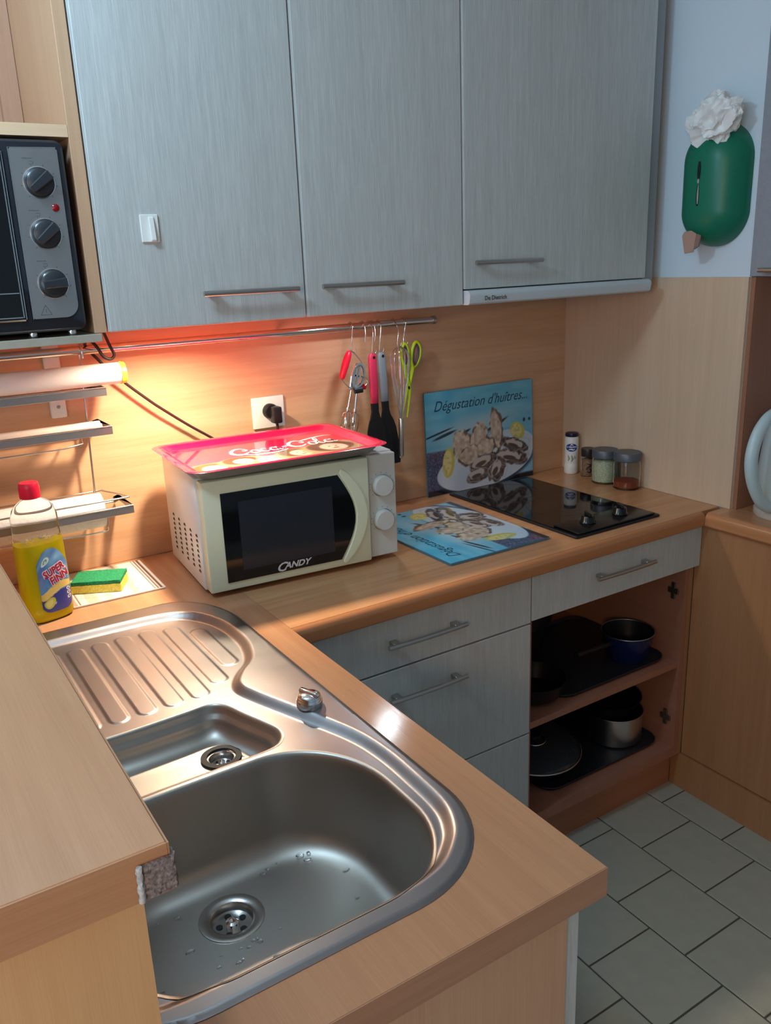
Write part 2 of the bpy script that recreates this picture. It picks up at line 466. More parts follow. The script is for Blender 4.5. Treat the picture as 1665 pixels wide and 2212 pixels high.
def polydist(p, poly, closed=True):
    poly = np.array(poly); best = np.full(len(p), 1e9)
    nx = np.roll(poly, -1, 0)
    if not closed: poly, nx = poly[:-1], nx[:-1]
    for a, b in zip(poly, nx):
        ab = b - a; t = np.clip(((p - a) @ ab) / max(ab @ ab, 1e-12), 0, 1); d = np.hypot(*(p - a - t[:, None] * ab).T); best = np.minimum(best, d)
    return best
pen = thing('worktop', 'beech worktop of the peninsula with square edge around the steel sink', 'worktop', (-.89, -.7, .862))
outer = [(-1.19, -1.380), (-.592, -1.380), (-.592, -.001), (-1.19, -.001)]
hole = sink_outline(.012)
V, F = cdt_plate(outer, [hole])
bm = bmesh.new(); top = [bm.verts.new((x, y, ZT)) for x, y in V]; bot = [bm.verts.new((x, y, .862)) for x, y in V]
for f in F:
    bm.faces.new([top[i] for i in f]); bm.faces.new([bot[i] for i in f[::-1]])
ec = {}
for f in F:
    for a, b in ((f[0], f[1]), (f[1], f[2]), (f[2], f[0])): ec[(min(a, b), max(a, b))] = ec.get((min(a, b), max(a, b)), 0) + 1
for (a, b), n in ec.items():
    if n == 1: bm.faces.new((top[a], top[b], bot[b], bot[a]))
obj('surface', bm, beech_pen, pen)
obj('edge_strip', box(-1.19, -.5915, -1.3815, -1.3801, .862, ZT - .0004), grain('edge_pen', 'x', srgb(172, 118, 84), srgb(190, 136, 100), .45), pen)

# ------------------------------------------------------------------ sink
sk = thing('kitchen_sink', 'stainless steel inset sink with grooved drainer, small bowl and large bowl', 'sink', (-.9, -.8, .9))
big = ellipse_corners(-1.095, -.697, -1.286, -.940, [(.125, .15), (.10, .12), (.10, .12), (.13, .135)], 14)
small_pts = [(-1.05, -.757), (-.95, -.757), (-.86, -.754), (-.820, -.752), (-.800, -.768), (-.786, -.81), (-.770, -.855), (-.762, -.886), (-.770, -.912), (-.795, -.926), (-.86, -.928), (-.95, -.929), (-1.05, -.929), (-1.075, -.905), (-1.078, -.84), (-1.073, -.78)]
small = [tuple(p[:2]) for p in catmull([(*p, 0) for p in small_pts], 5, True)]
step = [(-1.13, -.44), (-1.115, -.385), (-1.06, -.362), (-.983, -.360), (-.858, -.362), (-.763, -.372), (-.712, -.405), (-.683, -.47), (-.676, -.54), (-.680, -.60), (-.700, -.66), (-.735, -.70), (-.753, -.735), (-.745, -.775), (-.714, -.86),
        (-.676, -.965), (-.664, -1.04), (-.664, -1.12), (-.668, -1.18), (-.681, -1.218), (-.703, -1.248), (-.745, -1.277), (-.81, -1.2885), (-.9, -1.289), (-1.0, -1.289), (-1.08, -1.283), (-1.118, -1.25), (-1.136, -1.18), (-1.14, -1.0), (-1.14, -.7)]
step = [tuple(p[:2]) for p in catmull([(*p, 0) for p in step], 5, True)]
out = sink_outline(0, 14)
h = .0042
gx, gy = np.meshgrid(np.arange(SX0, SX1, h), np.arange(SY0, SY1, h)); gp = np.stack([gx.ravel(), gy.ravel()], 1)
di = polydist(gp, out); ok = inside(gp, out) & (di > .002)
for hp in (big, small): ok &= ~inside(gp, hp) & (polydist(gp, hp) > .0018)
gp = gp[ok]
near = (polydist(gp, step) < .026) | ((gp[:, 1] > -.76) & (gp[:, 1] < -.37) & (gp[:, 0] > -1.07) & (gp[:, 0] < -.70))
fine = (gp[near][:, None, :] + np.array([[h / 2, 0], [0, h / 2], [h / 2, h / 2]])[None]).reshape(-1, 2)
okf = inside(fine, out) & (polydist(fine, out) > .002)
for hp in (big, small): okf &= ~inside(fine, hp) & (polydist(fine, hp) > .0018)
V, F = cdt_plate(out, [big, small], np.concatenate([gp, fine[okf]]).tolist())
def sink_z(p):
    sd = polydist(p, step) * np.where(inside(p, step), -1, 1)
    sm = lambda t: np.clip(t, 0, 1) ** 2 * (3 - 2 * np.clip(t, 0, 1))
    z = .8925 + .0115 * sm((sd + .020) / .020)
    # gentle lip outside the step and rolled outer edge
    do = polydist(p, out)
    z = z - .0033 * sm(1 - do / .007)
    for gxx, ya, yb in [(-1.040, -.40, -.722), (-.995, -.41, -.722), (-.951, -.413, -.722), (-.907, -.413, -.722), (-.8635, -.411, -.722), (-.8185, -.412, -.722), (-.7745, -.425, -.692), (-.735, -.466, -.642)]:
        ya -= .012; yb += .012
        d = np.hypot(p[:, 0] - gxx, p[:, 1] - np.clip(p[:, 1], yb, ya)) - .0145
        z = z + .0014 * sm(-d / .0028 + .5)
    return z
Z = sink_z(V)
me = bpy.data.meshes.new('deck'); me.from_pydata([(x, y, z) for (x, y), z in zip(V, Z)], [], F.tolist())
obj('drainer_deck', me, sink_m, sk, smooth=60)
def bowl(outline, prof, drain, dr, hz, n_in=7):
    P = np.array(outline); c = (P.min(0) + P.max(0)) / 2; hs = (P.max(0) - P.min(0)) / 2; rings = []
    dz0 = sink_z(P) - .8925
    for d, z in prof:
        q = c + (P - c) * (hs - d) / hs
        if d < 0: rings.append([(x, y, zz + .0005) for (x, y), zz in zip(q, sink_z(q))]); continue
        rings.append([(x, y, z + dz_ * max(0, 1 - d / .012)) for (x, y), dz_ in zip(q, dz0)])
    last = np.array(rings[-1])[:, :2]; zl = rings[-1][0][2]
    ang = np.arctan2(last[:, 1] - drain[1], last[:, 0] - drain[0])
    for k in range(1, n_in + 1):
        t = k / n_in
        circ = np.stack([drain[0] + dr * np.cos(ang), drain[1] + dr * np.sin(ang)], 1)
        q = last * (1 - t) + circ * t; zz = zl + (hz - zl) * t
        rings.append([(x, y, zz) for x, y in q])
    return loft(rings)
def bprof(z0, depth, wall, fil, lip=.003):
    pr = [(-lip, z0 + .0003), (0, z0 + .0004), (.002, z0 - .0018), (.0035, z0 - .005), (.005, z0 - .012)]
    zb = z0 - depth
    zf = zb + fil
    for k in range(1, 5): pr.append((.005 + (wall - .005) * k / 4, z0 - .012 + (zf - z0 + .012) * k / 4))
    for k in range(1, 9):
        a = math.radians(90 * k / 8); pr.append((wall + fil * (1 - math.cos(a)), zf - fil * math.sin(a)))
    return pr
obj('large_bowl', bowl(big, bprof(.8925, .152, .012, .032), (-.914, -1.036), .0425, .7402), bowl_m, sk, smooth=70)
obj('small_bowl', bowl(small, bprof(.8925, .048, .012, .026), (-.836, -.832), .029, .8430), bowl_m, sk, smooth=70)
def strainer(c, R, name, spokes=5):
    x, y, z = c
    s = obj(name, lathe([(R + .001, -.001), (R, .0012), (R * .93, .0018), (R * .68, .0004), (R * .64, -.002), (R * .60, -.011), (R * .25, -.0125), (R * .2, -.0125)], 40, c, cap0=False), mat('drain_steel', (.55, .54, .52, 1), .25, metal=1), sk, smooth=50)
    b = bmesh.new()
    for k in range(spokes):
        a = 2 * PI * k / spokes + .3
        px, py = x + R * .40 * math.cos(a), y + R * .40 * math.sin(a)
        lathe([(R * .105, 0), (R * .105, .0008)], 14, (px, py, z - .0118), bm=b)
    obj('drain_hole', b, black_rub, s)
    obj('drain_boss', lathe([(R * .2, -.0125), (R * .2, -.006), (R * .12, -.004), (R * .11, -.0075)], 20, c), chrome, s, smooth=40)
    return s
strainer((-.914, -1.036, .7403), .043, 'waste_strainer')
ps = strainer((-.836, -.832, .8430), .028, 'overflow_strainer', 4)
obj('rubber_ring', lathe([(.031, 0), (.031, .003), (.022, .003), (.022, 0)], 32, (-.836, -.832, .8437), cap0=False, cap1=False), black_rub, ps, smooth=40)
# pop-up knob on the sink's ledge
kb = obj('waste_knob', lathe([(.020, .0), (.0205, .002), (.0205, .010), (.0185, .014)], 32, (-.699, -.868, .9043)), chrome, sk, smooth=40, label='round chrome knob')
obj('knob_dome', lathe([(.0183, .0141), (.0175, .018), (.013, .0205), (.006, .0215), (.001, .0217)], 32, (-.699, -.868, .9043)), chrome, kb, smooth=60)
gb = box(-.018, .018, -.0045, .0045, 0, .011, .003, seg=3); xf(gb, Matrix.Translation((-.699, -.868, .9190)) @ Matrix.Rotation(math.radians(112), 4, 'Z'))
obj('grip_bar', gb, chrome, kb, smooth=40)
# water
bm = bmesh.new(); rnd = random.Random(3)
spots = [(-.788, -.985), (-.776, -.989), (-.783, -1.0), (-.848, -.990), (-.839, -.985), (-.975, -1.00), (-1.0, -.996), (-.745, -1.046), (-.822, -.983), (-.87, -1.09), (-.80, -1.14), (-.85, -1.18), (-.93, -1.11), (-.76, -1.10), (-.98, -1.06)]
spots += [(rnd.uniform(-1.03, -.85), rnd.uniform(-1.2, -1.08)) for _ in range(26)]
for x, y in spots:
    r = rnd.uniform(.0016, .0038)
    zz = .7408 + (.006 if y > -1.005 else 0)
    lathe([(r, -.0005), (r * .9, r * .25), (r * .5, r * .45), (r * .05, r * .5)], 10, (x, y, zz), bm=bm, sx=rnd.uniform(.8, 1.8))
wd = obj('water_drops', bm, mat('water', (.95, .97, 1, 1), .02, trans=1, ior=1.33), sk, smooth=60)
wd['kind'] = 'stuff'

# ------------------------------------------------------------------ handles
def handle(x0, x1, y, z, parent, r=.0052, post=.024, bow=.003, flat=False):
    """bowed bar with two square posts, on a face at plane y; runs from x0 to x1"""
    yb = y - post; n = 14
    pts = [(x0 + (x1 - x0) * k / n, yb - bow * (1 - (2 * k / n - 1) ** 2) + .002, z) for k in range(n + 1)]
    bm = tube(pts, r, 12)
    L = x1 - x0
    for px in (x0 + .016 + L * .03, x1 - .016 - L * .03):
        box(px - .008, px + .008, yb, y - .0005, z - .005, z + .005, .001, bm)
    return obj('handle', bm, nickel, parent, smooth=40)

# ------------------------------------------------------------------ lower cabinets
def door_slab(name, x0, x1, z0, z1, y0=-.58, th=.017, parent=None):
    return obj(name, box(x0, x1, y0, y0 + th, z0, z1, .0012), grey_z, parent)
dc = thing('drawer_cabinet', 'base cabinet with grey laminate drawers under the worktop beside the peninsula', 'cabinet', (-.28, -.3, FZ))
bm = box(-.585, -.569, -.561, -.03, .162, .8615); box(.0025, .0185, -.561, -.03, .162, .8615, bm=bm); box(-.569, .0025, -.561, -.03, .162, .178, bm=bm); box(-.569, .0025, -.04, -.03, .178, .8615, bm=bm)
obj('body', bm, beech_in, dc)
for z0, z1, hz in ((.7415, .860, .803), (.4535, .7375, .679), (.1645, .4500, .392)):
    d = door_slab('drawer', -.583, .0175, z0, z1, parent=dc)
    handle(-.385, -.185, -.58, hz, d)
obj('plinth', box(-.585, .0185, -.531, -.515, FZ + .0003, .159), beech_dark, dc)

oc = thing('open_base_cabinet', 'open base cabinet under the hob with a shelf of dark pans and no door', 'cabinet', (.31, -.3, FZ))
inx = beech_in
obj('side_panel', box(.0215, .0375, -.561, -.03, .162, .8615), inx, oc)
sp = obj('side_panel', box(.5855, .6015, -.561, -.03, .162, .8615), beech_in, oc)
for hzz in (.664, .276):
    hb = box(.5800, .5853, -.545, -.510, hzz - .008, hzz + .008, .0015); box(.5805, .5853, -.5345, -.5205, hzz - .024, hzz + .024, .0015, hb)
    hb2 = obj('hinge_plate', hb, mat('hinge_bronze', (.16, .12, .10, 1), .35, metal=.8), sp)
obj('bottom_panel', box(.0376, .5854, -.561, -.03, .162, .192), inx, oc)
obj('shelf', box(.0378, .5852, -.556, -.045, .442, .460), inx, oc)
obj('back_panel', box(.0376, .5854, -.044, -.034, .1925, .86), inx, oc)
d = door_slab('drawer', .0215, .6165, .7445, .860, parent=oc)
handle(.211, .413, -.58, .809, d)
obj('drawer_box', box(.045, .58, -.562, -.10, .752, .85), mat('drawer_white', srgb(190, 188, 182), .5), oc)
obj('plinth', box(.0187, .6125, -.531, -.515, FZ + .0003, .159), beech_dark, oc)

rc = thing('base_cabinet', 'beech-fronted base cabinet of the right-hand run beneath the kettle', 'cabinet', (.9, -1.1, FZ))
rpm = grain('beech_rpanel', 'z', srgb(166, 110, 66), srgb(186, 128, 78), .45)
obj('front_panel', box(.6180, .6340, -1.94, -.5625, .1625, .8612, .001), rpm, rc)
obj('plinth', box(.6130, .6270, -1.94, -.5325, FZ + .0003, .1590), rpm, rc)
obj('filler_strip', box(.6022, .6176, -.5610, -.5450, .1625, .8612), rpm, rc)
obj('body', box(.6345, 1.2, -1.94, -.622, .1625, .8612), inx, rc)

# peninsula cabinet below the sink
pc = thing('sink_cabinet', 'sink base cabinet with beech end panel and grey doors under the peninsula', 'cabinet', (-.86, -1.0, FZ))
obj('end_panel', box(-1.185, -.6345, -1.364, -1.346, FZ + .001, .8612), grain('beech_end', 'z', srgb(196, 146, 106), srgb(214, 164, 124), .45), pc)
for a, b in ((-1.362, -.992), (-.988, -.625)):
    dd = obj('door', box(-.6335, -.6130, a, b, .1645, .858, .0015), grey_z, pc)
    hpts = [(-.606 + .024 + .006 * (1 - (2 * k / 10 - 1) ** 2) - .004, (a + b) / 2 - .1 + .02 * k, .82) for k in range(11)]
    hb = tube(hpts, .0052, 10)
    for hy in ((a + b) / 2 - .08, (a + b) / 2 + .08): box(-.6128, -.584, hy - .008, hy + .008, .815, .825, .001, hb)
    obj('handle', hb, nickel, dd, smooth=40)
obj('back_panel', box(-1.185, -1.170, -1.3455, -.05, FZ + .001, .8612), inx, pc)
obj('plinth', box(-.664, -.650, -1.3455, -.62, FZ + .0003, .159), beech_dark, pc)

# ------------------------------------------------------------------ raised bar
bar = thing('breakfast_bar', 'raised beech bar top with square edge beside the sink, nearest the camera', 'counter', (-1.3, -.8, FZ))
bt = grain('beech_bar', 'y', srgb(200, 140, 94), srgb(220, 160, 112), .34, fleck=.4)
obj('bar_top', box(-1.62, -1.0860, -1.4435, -.04, 1.1625, 1.2, .0006), bt, bar)
obj('edge_strip', box(-1.62, -1.0860, -1.4450, -1.4437, 1.1627, 1.1996), grain('beech_bar_edge', 'x', srgb(196, 134, 86), srgb(214, 152, 102), .4), bar)
obj('edge_strip', box(-1.0858, -1.0845, -1.4450, -.04, 1.1627, 1.1996), beech_edge, bar)
obj('front_panel', box(-1.62, -1.1005, -1.420, -1.400, FZ + .001, 1.1623), grain('beech_bar_panel', 'z', srgb(226, 164, 102), srgb(240, 184, 122), .4), bar)
obj('side_panel', box(-1.235, -1.2, -1.3995, -.04, FZ + .001, 1.1623), beech_z, bar)
# felt pad on the corner
felt_m = mat('grey_felt', srgb(140, 124, 120), .95, noise=.6, nscale=330, bump=1.0, bscale=420)
fp = thing('felt_pad', 'worn grey felt pad stuck round the corner of the bar top', 'pad', (-1.09, -1.447, 1.17))
def lumpy(b, amp, sc, seed=0):
    from mathutils import noise
    for v in b.verts: v.co += Vector((noise.noise(v.co * sc + Vector((seed, 0, 0))), noise.noise(v.co * sc + Vector((5, seed, 0))), noise.noise(v.co * sc + Vector((0, 9, seed))))) * amp
    return b
pb = bmesh.new()
ring = []
path = [(-1.1065, -1.4457), (-1.1065, -1.4485), (-1.10, -1.4500), (-1.0835, -1.4500), (-1.0820, -1.4470), (-1.0815, -1.4425), (-1.0815, -1.438), (-1.0842, -1.438), (-1.0842, -1.4457)]
dens = []
for (a, b), (c, e) in zip(path, path[1:] + path[:1]):
    n = max(1, int(math.hypot(c - a, e - b) / .002))
    for k in range(n): dens.append((a + (c - a) * k / n, b + (e - b) * k / n))
rings = [[(x, y, 1.1670 + (1.1910 - 1.1670) * k / 12) for x, y in dens] for k in range(13)]
obj('felt', lumpy(loft(rings, cap0=True, cap1=True), .0009, 400), felt_m, fp, smooth=60)
pe = obj('frayed_edge', lumpy(tube([(-1.1066, -1.4490, 1.1665 + .026 * k / 14) for k in range(15)], .0022, 8), .0012, 500), mat('felt_white', srgb(190, 186, 182), .95, noise=.3, nscale=400), fp, smooth=60)

# ------------------------------------------------------------------ wall cabinets
def wall_cab(x0, x1, zb, lab, hx, hz):
    c = thing('wall_cabinet', lab, 'cabinet', ((x0 + x1) / 2, -.18, zb))
    obj('body', box(x0 + .001, x1 - .001, -.3425, -.0005, zb + .008, 2.25), grain('beech_carcass', 'x', srgb(200, 150, 106), srgb(214, 166, 122), .5), c)
    d = obj('door', box(x0 + .0026, x1 - .0020, -.363, -.344, zb, 2.25, .0022, seg=2), grey_z, c)
    obj('edge_band', box(x0 + .0008, x0 + .0025, -.3618, -.3445, zb + .001, 2.249), grey_edge, d)
    handle(hx[0], hx[1], -.363, hz, d)
    return c
wall_cab(-.8, -.4, 1.4545, 'left grey wall cabinet with the white stick-on hook on its door', (-.623, -.426), 1.512)
wall_cab(-.4, 0, 1.4545, 'middle grey wall cabinet between the hook door and the hood cabinet', (-.372, -.177), 1.513)
hc = wall_cab(0, .6, 1.4885, 'wide grey wall cabinet above the white cooker hood', (.019, .217), 1.546)
obj('filler_strip', box(.6015, .640, -.350, -.334, 1.4545, 2.25), mat('filler_grey', srgb(150, 154, 156), .5), hc)
# cooker hood
hd = thing('cooker_hood', 'slim white pull-out cooker hood below the wide wall cabinet', 'hood', (.3, -.2, 1.455))
poly = [(-.012, 1.4575), (-.012, 1.4862), (-.372, 1.4862)] + [(-.372 - .012 * math.sin(a), 1.4742 + .012 * math.cos(a)) for a in [math.radians(x) for x in range(10, 91, 16)]] + [(-.381, 1.458), (-.376, 1.4545), (-.36, 1.4545)]
obj('visor', prism(poly, 'x', .0015, .5985), mat('hood_white', srgb(196, 202, 204), .4), hd, smooth=30)
text('De Dietrich', .0135, mat('ink_dark', srgb(70, 66, 66), .5), lambda u, v: (.043 + u, -.3846, 1.4635 + v), hd, bold=.0002)

# lamps under the cabinets
for (lx, ly), lab, col, s in (((-.63, -.245), 'round lamp recessed under the left wall cabinet, lighting the tray', (1, .72, .42), 60), ((-.15, -.2), 'small round lamp under the middle wall cabinet', (.8, .9, 1), 14)):
    t = thing('under_cabinet_light', lab, 'lamp', (lx, ly, 1.45))
    obj('housing', lathe([(.036, 0), (.036, .0118), (.033, .0118), (.0305, .0118), (.0305, .0005), (.0335, 0)], 40, (lx, ly, 1.4500), cap0=False, cap1=False), nickel, t, smooth=40)
    obj('bulb', lathe([(.006, 1.4590), (.006, 1.4600)], 16, (lx, ly, 0)), emitter('lamp_glow_%d' % s, col, s), t)

# stick-on hook
hk = thing('adhesive_hook', 'small white plastic stick-on hook on the left wall cabinet door', 'hook', (-.705, -.365, 1.606))
obj('plate', box(-.7215, -.6885, -.3672, -.3632, 1.606, 1.6535, .0012), plastic_w, hk)
obj('hook_arm', prism([(-.3674, 1.6500), (-.3700, 1.6480), (-.3715, 1.640), (-.3760, 1.6100), (-.3740, 1.6070), (-.3674, 1.6070)], 'x', -.7065, -.6975, bev=.0008), plastic_w, hk)

# left open unit that carries the oven
ou = thing('open_wall_unit', 'open beech wall unit at the left holding the black mini oven', 'shelf unit', (-1.1, -.18, 1.45))
ub = grain('beech_unit', 'z', srgb(196, 150, 112), srgb(212, 168, 128), .4)
obj('side_panel', box(-.8235, -.8020, -.361, -.0008, 1.4545, 2.25, .001), ub, ou)
obj('side_panel', box(-1.42, -1.40, -.361, -.0008, 1.4545, 2.25, .001), ub, ou)
obj('shelf', box(-1.3995, -.8240, -.361, -.0120, 1.776, 1.795), grain('beech_unit_x', 'x', srgb(218, 178, 134), srgb(232, 192, 150), .4), ou)
obj('bottom_shelf', box(-1.43, -.8140, -.372, -.0008, 1.4400, 1.4540, .001), mat('shelf_grey', srgb(168, 160, 144), .45, noise=.06), ou)
ub2 = grain('beech_unit_back', 'z', srgb(176, 132, 104), srgb(192, 148, 118), .5)
obj('back_panel', box(-1.3995, -.8240, -.0118, -.0008, 1.4545, 2.25), ub2, ou)
obj('rear_cleat', box(-.8600, -.8245, -.030, -.0120, 1.7955, 2.25), ub2, ou)

# ------------------------------------------------------------------ mini oven
ov = thing('mini_oven', 'black mini oven with three dark knobs on a steel panel in the open wall unit', 'oven', (-1.06, -.2, 1.454))
OX0, OX1, OZ0, OZ1, OY = -1.275, -.8385, 1.4640, 1.7690, -.374
obj('body', box(OX0 + .004, OX1 - .004, OY + .012, -.06, OZ0 + .004, OZ1 - .004, .006, seg=2), mat('oven_body', srgb(26, 26, 30), .45), ov, smooth=40)
rr = rrect(OX0, OX1, OZ0, OZ1, .014, n=6); rr2 = rrect(OX0 + .004, OX1 - .004, OZ0 + .004, OZ1 - .004, .012, n=6)
obj('front_frame', loft([[(x, OY + .0118, z) for x, z in rr], [(x, OY + .004, z) for x, z in rr], [(x, OY, z) for x, z in rr2]], cap0=True, cap1=True), mat('oven_front', srgb(34, 38, 46), .3, coat=.2), ov, smooth=40)
PX0, PX1, PZ0, PZ1 = -.9240, -.8490, 1.4865, 1.7560
pp = [(PX0, PZ0 + .002), (PX0, PZ1 - .003), (PX0 + .003, PZ1), (PX1 - .003, PZ1), (PX1, PZ1 - .003)] + [(PX1 - .022 + .022 * math.cos(a), PZ0 + .022 - .022 * math.sin(a)) for a in [math.radians(x) for x in range(0, 91, 15)]] + [(PX0 + .002, PZ0)]
cp = obj('control_panel', prism(pp, 'y', OY - .0025, OY - .0002), oven_panel, ov)
obj('panel_trim', tube([(PX0 - .001, OY - .0022, PZ0), (PX0 - .001, OY - .0022, PZ1), (PX1 - .002, OY - .0022, PZ1 + .001)], .0011, 6), chrome, cp)
for (kx, kz), rot in (((-.8840, 1.7030), -38), ((-.8850, 1.6230), -40), ((-.8850, 1.5430), -5)):
    kn = obj('knob', lathe([(.0235, 0), (.0235, .002), (.0215, .003), (.0205, .012), (.0185, .0135), (.001, .0135)], 36), mat('knob_black', srgb(44, 47, 52), .35), ov, world=False, smooth=40)
    kn.data.transform(Matrix.Rotation(PI / 2, 4, 'X'))
    kn.location = Vector((kx, OY - .0027, kz)) - ov.location
    gb = prism([(-.0195, -.006), (.0195, -.008), (.0195, .008), (-.0195, .006)], 'y', -.022, -.0136, bev=.0015)
    xf(gb, Matrix.Rotation(math.radians(rot), 4, 'Y'))
    gg = obj('grip', gb, MATS['knob_black'], kn, world=False)
    obj('bezel', xf(lathe([(.0252, 0), (.0252, .0014), (.0238, .0018), (.0237, 0)], 36, cap0=False, cap1=False), Matrix.Rotation(PI / 2, 4, 'X')), chrome, kn, world=False, smooth=40)
obj('indicator_light', xf(lathe([(.0062, 0), (.0060, .002), (.003, .004), (.0005, .0043)], 20), Matrix.Translation((-.8640, OY - .0026, 1.6640)) @ Matrix.Rotation(PI / 2, 4, 'X')), mat('red_lens', srgb(140, 10, 20), .15), ov, smooth=50)
dr_ = obj('oven_door', box(OX0 + .012, -.9345, OY - .006, OY - .0003, OZ0 + .020, OZ1 - .016, .003), black_gl, ov)
db = tube([(-.9400, OY - .0065, 1.490), (-.9400, OY - .0065, 1.745)], .0012, 6); tube([(OX0 + .016, OY - .0065, 1.5300), (-.942, OY - .0065, 1.5300)], .0012, 6, db); tube([(OX0 + .016, OY - .0065, 1.4905), (-.942, OY - .0065, 1.4905)], .0012, 6, db)
obj('door_trim', db, chrome, dr_)
for fx in (-.860, -.925, -1.255):
    obj('foot', lathe([(.007, 0), (.008, .003), (.007, .0098)], 16, (fx, -.350, 1.4542)), chrome, ov, smooth=40)
mk = bmesh.new()
dk = mat('panel_ink', srgb(88, 88, 90), .6)
tri = [((-.912, 1.4925), (-.903, 1.5085)), ((-.903, 1.5085), (-.894, 1.4925)), ((-.894, 1.4925), (-.912, 1.4925)), ((-.903, 1.496), (-.903, 1.502))]
ribbon([([a, b], [.0010]) for a, b in tri], lambda u, v: (u, OY - .00275, v), mk)
for (kx, kz) in ((-.884, 1.703), (-.885, 1.623), (-.885, 1.543)):
    for a in range(-140, 150, 40):
        t = math.radians(a); ribbon([([(kx + .0268 * math.sin(t), kz + .0268 * math.cos(t)), (kx + .0292 * math.sin(t), kz + .0292 * math.cos(t))], [.0009])], lambda u, v: (u, OY - .00275, v), mk)
    ribbon([([(kx - .022, kz + .037), (kx - .006, kz + .037)], [.0012])], lambda u, v: (u, OY - .00275, v), mk)
    ribbon([([(kx - .012, kz + .0325), (kx - .006, kz + .0325), (kx - .006, kz + .0285), (kx - .012, kz + .0285)], [.0007])], lambda u, v: (u, OY - .00275, v), mk)
obj('panel_marks', mk, dk, cp)

# ------------------------------------------------------------------ rail on the wall
RY, RZ = -.050, 1.4005
rl = thing('hanging_rail', 'long chrome wall rail under the wall cabinets holding hooks and utensils', 'rail', (-.5, -.05, 1.39))
obj('tube', tube([(-1.17, RY, RZ), (.132, RY, RZ)], .0095, 20), mat('rail_chrome', (.78, .76, .74, 1), .16, metal=1), rl, smooth=40)
obj('end_cap', tube([(.1322, RY, RZ), (.142, RY, RZ)], .0110, 20), nickel, rl, smooth=40)
for bx in (.10, -.30):
    obj('wall_bracket', tube([(bx, -.0005, RZ), (bx, RY + .0098, RZ)], .0055, 12), nickel, rl, smooth=40)
wb = thing('rail_bracket', 'white plastic bracket plate behind the rail and the foil tube', 'bracket', (-.836, -.005, 1.26))
obj('upper_plate', box(-.853, -.819, -.010, -.0006, 1.362, 1.4395, .002), plastic_w, wb)
obj('lower_plate', box(-.853, -.819, -.010, -.0006, 1.257, 1.300, .004, seg=3), plastic_w, wb)
obj('web', box(-.846, -.826, -.006, -.0006, 1.2995, 1.3625), plastic_w, wb)
obj('screw', xf(lathe([(.004, 0), (.0035, .0015), (.0005, .0015)], 14), Matrix.Translation((-.836, -.0102, 1.281)) @ Matrix.Rotation(PI / 2, 4, 'X')), nickel, wb, smooth=40)

# ------------------------------------------------------------------ hanging roll rack
rk = thing('hanging_rack', 'three-tier metal roll holder hanging from the rail above the dish soap', 'rack', (-.9, -.07, 1.03))
for hx in (-.7835, -1.10):
    hkp = catmull([(hx, -.062, 1.3985), (hx, -.060, 1.408), (hx, -.050, 1.4128), (hx, -.040, 1.408), (hx - .001, -.0385, 1.395), (hx - .001, -.040, 1.36), (hx - .002, -.034, 1.30)], 5)
    hkp = catmull([(hx, -.064, 1.385), (hx, -.064, 1.403), (hx, -.050, 1.4130), (hx, -.037, 1.403), (hx, -.034, 1.37), (hx, -.033, 1.30)], 6)
    obj('hook', tube(hkp, .0024, 8), chrome, rk, smooth=60)
    obj('upright_rod', tube([(hx, -.033, 1.30), (hx - .004, -.033, 1.20), (hx - .008, -.033, 1.06), (hx - .008, -.045, 1.03)], .0023, 8), wire_m, rk, smooth=60)
def tier(xr, z0, z1, yf=-.130, yb=-.030):
    o = obj('front_strip', box(-1.13, xr, yf - .0015, yf, z0, z1, .0005), strip_m, rk)
    obj('end_strip', prism([(xr - .0015, yf), (xr, yf), (xr, yb + .015), (xr - .015, yb), (xr - .017, yb), (xr - .0015, yb + .016)], 'z', z0 + .003, z1), strip_m, rk)
    obj('rear_rod', tube([(-1.13, yb, z0 + .006), (xr - .014, yb, z0 + .006)], .002, 8), wire_m, rk, smooth=60)
    obj('front_lip', tube([(-1.13, yf - .0012, z1), (xr - .001, yf - .0012, z1)], .0016, 8), wire_m, rk, smooth=60)
tier(-.760, 1.311, 1.3275)
tier(-.758, 1.2290, 1.2460)
tier(-.735, 1.0505, 1.0680)
wtop = catmull([(-1.13, -.122, 1.085), (-.78, -.122, 1.085), (-.745, -.118, 1.085), (-.742, -.11, 1.085), (-.775, -.035, 1.087), (-.80, -.030, 1.087), (-1.13, -.030, 1.087)], 4)
obj('guard_wire', tube(wtop, .0020, 8), wire_m, rk, smooth=60)
obj('cutter_wire', tube(catmull([(-1.02, -.10, 1.020), (-.86, -.115, 1.017), (-.800, -.122, 1.019), (-.794, -.128, 1.030), (-.792, -.128, 1.050)], 4), .0018, 8), wire_m, rk, smooth=60)
obj('cross_wire', tube([(-1.02, -.10, 1.205), (-.86, -.10, 1.205), (-.815, -.095, 1.21), (-.81, -.04, 1.232)], .0018, 8), wire_m, rk, smooth=60)
